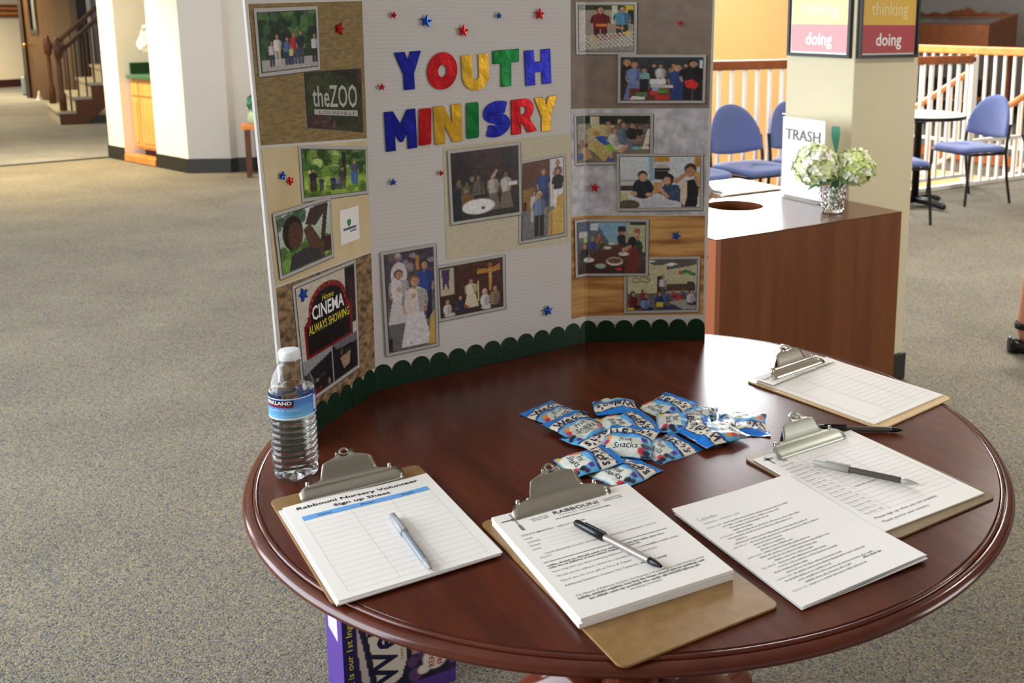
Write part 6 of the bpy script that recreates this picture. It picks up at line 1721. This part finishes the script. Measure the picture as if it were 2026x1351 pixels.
V, F = fit_text('purified water', .30, .54, -.64, -.47); mesh_obj('lettering', [lab_pos(x, -y, LR + .0003) for x, y in V], F, mat('ink_pale', hexc(196, 224, 246), .5), lb)
V, F = fit_text('16.9 FL OZ (500 mL)', .30, .56, -.88, -.80); mesh_obj('lettering', [lab_pos(x, -y, LR + .0003) for x, y in V], F, 'ink_pale', lb)

# ------------------------------------------------------------------ fruit snack packets
def packet_canvas(seed):
    c = Canvas(44, 50, (96, 178, 226)); r = random.Random(seed)
    blue = (18, 128, 228); cream = (238, 232, 216); navy = (30, 28, 74)
    c.rect(0, .40, 1, 1, (92, 176, 232)).rect(0, 0, 1, .20, blue)
    top = lambda x: .19 + .035 * math.sin(x * 5.2 + .6); bot = lambda x: .44 + .03 * math.sin(x * 5.2 + 2.6)
    xs = [i / 20 for i in range(21)]
    c.poly([(x, top(x) - .025) for x in xs] + [(x, bot(x) + .03) for x in reversed(xs)], navy)
    c.poly([(x, top(x)) for x in xs] + [(x, bot(x)) for x in reversed(xs)], cream)
    c.poly([(x, bot(x) + .03) for x in xs] + [(x, bot(x) + .06) for x in reversed(xs)], (60, 120, 200))
    c.poly([(.16, .58), (.74, .55), (.80, .62), (.80, .96), (.10, .96), (.12, .64)], (222, 226, 216))
    c.ell(.14, .60, .07, .06, (232, 150, 66)).ell(.10, .70, .06, .06, (206, 46, 72)).ell(.18, .76, .05, .05, (236, 226, 190)).rect(.78, .54, .90, .63, (92, 52, 140)).ell(.86, .74, .08, .06, (28, 26, 42)).ell(.94, .70, .05, .05, (40, 36, 60)).ell(.80, .86, .07, .06, (206, 50, 72)).ell(.90, .88, .07, .06, (36, 30, 44)).ell(.10, .92, .08, .05, (230, 186, 70)).rect(.80, .93, 1, 1, (30, 28, 60)).ell(.05, .84, .05, .08, (30, 28, 44))
    c.rect(0, .985, 1, 1, blue).rect(0, .985, .6, 1, (206, 220, 226))
    return c.noise(4, seed, 2)
PKN = 0
def packet(label, x, y, ang, w, h, z, H, seed, tiltx=0.0, tilty=0.0, fold=0.0):
    t = thing('snack_packet', label, 'snack packet', (x, y, TZ + z), 0, 'blue fruit snack packets')
    t.rotation_euler = (Matrix.Rotation(R(ang), 3, 'Z') @ Matrix.Rotation(R(tiltx), 3, 'X') @ Matrix.Rotation(R(tilty), 3, 'Y')).to_euler()
    r = random.Random(seed); ph = [r.uniform(0, 6.28) for _ in range(8)]; q = [r.uniform(.7, 1.3) for _ in range(4)]
    def env(u, v):
        e = max(0, math.sin(PI * u)) ** .55 * max(0, math.sin(PI * min(1, max(0, (v - .07) / .87)))) ** .6
        return e
    def crk(u, v):
        return .0011 * math.sin(9 * u * q[0] + 5 * v + ph[0]) + .0012 * math.sin(14 * v * q[1] - 6 * u + ph[1]) + .0009 * math.sin(19 * u + 11 * v * q[2] + ph[2]) * (1.2 if v < .25 or v > .75 else .7)
    def top(u, v, d=0.0):
        e = env(u, v); zz = .0012 + H * e + crk(u, v) * (.35 + .9 * e) + fold * max(0, abs(v - .5) - .38) * 4 * .02 + d
        sag = 1 - .05 * math.sin(PI * v) ; edge = .0005 * math.sin(u * 60 + ph[3]) if v < .04 or v > .96 else 0
        return ((u - .5) * w * sag + .0018 * math.sin(7 * v + ph[4]), (.5 - v) * h + edge, max(zz, .0006 + d))
    def bot(u, v):
        p = top(u, v); return (p[0], p[1], .0004 + min(0.0, 0) + (0.0 if env(u, v) > .2 else max(0, p[2] - .0012)))
    o = printed_grid('wrapper', packet_canvas(seed), top, 'packet_print', t)
    n = 16; V = [bot(i / n, j / n) for j in range(n + 1) for i in range(n + 1)]
    F = [(j * (n + 1) + i, j * (n + 1) + i + 1, (j + 1) * (n + 1) + i + 1, (j + 1) * (n + 1) + i) for j in range(n) for i in range(n)]
    mesh_obj('back_film', V, F, 'foil_back', t, True)
    V, F = fit_text("Welch's", .06, .94, -.43, -.215, offset=.022, res=2, shear=.08)
    V = np.array(V); V[:, 1] -= .035 * np.sin(V[:, 0] * 5.2 + .6) * .7
    mesh_obj('lettering', [top(x_, -y_, .00045) for x_, y_ in V], F, 'ink_navy', o)
    V, F = fit_text('Fruit', .34, .60, -.70, -.585, shear=.15); mesh_obj('lettering', [top(x_, -y_, .00045) for x_, y_ in V], F, 'ink_navy', o)
    V, F = fit_text('Snacks', .24, .72, -.83, -.715, shear=.15); mesh_obj('lettering', [top(x_, -y_, .00045) for x_, y_ in V], F, 'ink_navy', o)
    return t
mat('foil_back', hexc(150, 170, 190), .3, .6)
PK = [("snack packet at the left end of the pile, lettering tilted up to the right", -.1699, 1.7103, 52, .078, .088, 0, .0095, 0, 0),
 ("snack packet just below the leftmost one, overlapping its lower half", -.1240, 1.6440, 50, .080, .082, .006, .0095, 4, 0),
 ("upside-down dulled snack packet wedged behind the shiny one in front", -.0890, 1.5985, -130, .080, .082, .003, .0095, 0, 0),
 ("snack packet in the middle left, its lettering running down to the right", -.0330, 1.6550, -60, .080, .088, .005, .0095, 0, 3),
 ("crumpled snack packet at the back left with upside-down lettering", -.0600, 1.7460, -168, .076, .086, 0, .013, 6, 0),
 ("shiny puffed snack packet lying on top at the front of the pile", -.0300, 1.5690, -12, .082, .086, .0105, .014, 9, 0),
 ("snack packet right of the shiny puffed one, blue end pointing right", .0330, 1.5640, -50, .074, .088, .001, .0105, 0, 4),
 ("bluish snack packet at the back of the pile, nearest the board", .0330, 1.7440, -44, .076, .086, .001, .0095, 8, 0),
 ("snack packet in the right middle, its big letters running downwards", .0640, 1.6640, -88, .080, .090, .004, .0095, 0, 0),
 ("small crumpled snack packet half hidden at the back right of the heap", .0930, 1.7150, -10, .060, .066, 0, .0105, 0, 0),
 ("snack packet at the right of the heap with slanted upside-down lettering", .1120, 1.6130, 124, .080, .088, .007, .0105, 0, 0),
 ("snack packet lying apart at the far right, fully upside down", .1690, 1.6720, 178, .080, .100, 0, .0085, 0, 0),
 ("front left snack packet of the pile, nearest the metal clip", -.0913, 1.4990, -62, .072, .088, .007, .0105, 5, 0),
 ("frontmost snack packet of the pile, blue end pointing right", -.0340, 1.4740, -43, .074, .090, 0, .0105, 0, 0)]
for i, (lab, x, y, a, w_, h_, z_, H_, tx_, ty_) in enumerate(PK): packet('blue ' + lab, x, y, a, w_ * 1.08, h_ * 1.06, z_ + .0004, H_, 30 + i, tx_, ty_)

# ------------------------------------------------------------------ purple snack carton under the table
ba = R(33); BXW, BXD, BXH = .245, .13, .36
fr0 = Vector((-.4215, 2.0097, 0)) - Vector((math.cos(ba), math.sin(ba), 0)) * BXW
t = thing('snack_carton', 'purple fruit snack carton standing on the carpet under the table', 'box', (fr0.x, fr0.y, .0005), ba)
MB().box(0, BXW, .0006, BXD, 0, BXH).build('carton', mat('carton_purple', hexc(88, 58, 150), .4), t, bev=.002)
cv = Canvas(86, 96, (44, 30, 84))
cv.rect(0, 0, .13, 1, (34, 26, 92)).poly([(.11, 0), (.60, 0), (.62, .8), (.56, 1), (.26, 1), (.2, .8), (.16, .5)], (28, 28, 58)).poly([(.15, 0), (.54, 0), (.55, .8), (.50, .93), (.30, 1), (.27, .86), (.21, .55)], (228, 222, 208)).poly([(.12, .45), (.17, .62), (.24, 1), (.17, 1), (.13, .7)], (206, 196, 190))
cv.rect(.60, 0, 1, .80, (206, 190, 204)).rect(.60, .72, .94, .80, (178, 150, 184)).ell(.64, .73, .055, .055, (218, 160, 36)).ell(.77, .725, .05, .055, (196, 34, 32)).ell(.58, .66, .03, .04, (70, 130, 180)).rect(.58, .80, 1, 1, (38, 26, 54)).ell(.60, .85, .05, .04, (96, 64, 118)).ell(.70, .83, .05, .035, (84, 56, 104)).ell(.62, .95, .06, .05, (96, 64, 118)).ell(.81, .87, .12, .085, (230, 222, 214)).ell(.70, .93, .06, .035, (230, 222, 214)).rect(.93, .62, 1, 1, (50, 36, 88)).rect(.95, .70, .985, .95, (120, 104, 160))
fp = printed_grid('front_panel', cv, lambda u, v: (u * BXW, 0, .032 + .326 * (1 - v)), 'box_print', t)
def vert_text(txt, u0, u1, v0, v1, m, offset=0.0, d=.0006):
    """text rotated to read upwards; u across the face, v down"""
    V, F = fit_text(txt, 0, 1, 0, 1, offset=offset)
    return mesh_obj('lettering', [((u1 + (u0 - u1) * y) * BXW, -d, .032 + .326 * (1 - (v1 + (v0 - v1) * x))) for x, y in V], F, m, fp)
vert_text("Welch's", .20, .47, .17, .955, 'ink_navy', .02)
vert_text('Fruit is our 1st Ingredient!', .03, .10, .22, .98, 'ink_yellow', .006)
vert_text('FAMILY FARMER OWNED', .495, .52, .40, .80, 'ink_mid')
vert_text('REAL', .745, .80, .825, .93, 'poster_red', .006); vert_text('FRUIT!', .825, .88, .80, .93, 'poster_red', .006)
sd = MB().quad((-.0006, BXD * .25, BXH * .45), (-.0006, BXD * .25, BXH * .98), (-.0006, BXD * .80, BXH * .98), (-.0006, BXD * .80, BXH * .45)).build('info_panel', mat('info_lilac', hexc(206, 200, 232), .5), t)

# ------------------------------------------------------------------ clipboard on the bin cabinet
q = Vector((.335, 3.95))
t5 = clipboard('clipboard with blank white sheet lying behind the bin hole on cabinet', q.x, q.y, math.degrees(YAW) + 90, .2265, .319, 'hardboard', 'chrome', .040, .0055, z=CABH)
t = thing('blank_sheet', 'blank white sheet on the clipboard behind the bin hole', 'paper', (q.x, q.y, CABH + .0042), YAW + PI / 2)
sheet('top_sheet', lambda x, y: .0018, 'paper', t, under=0.0, dy=-.006, nx=2, ny=2)
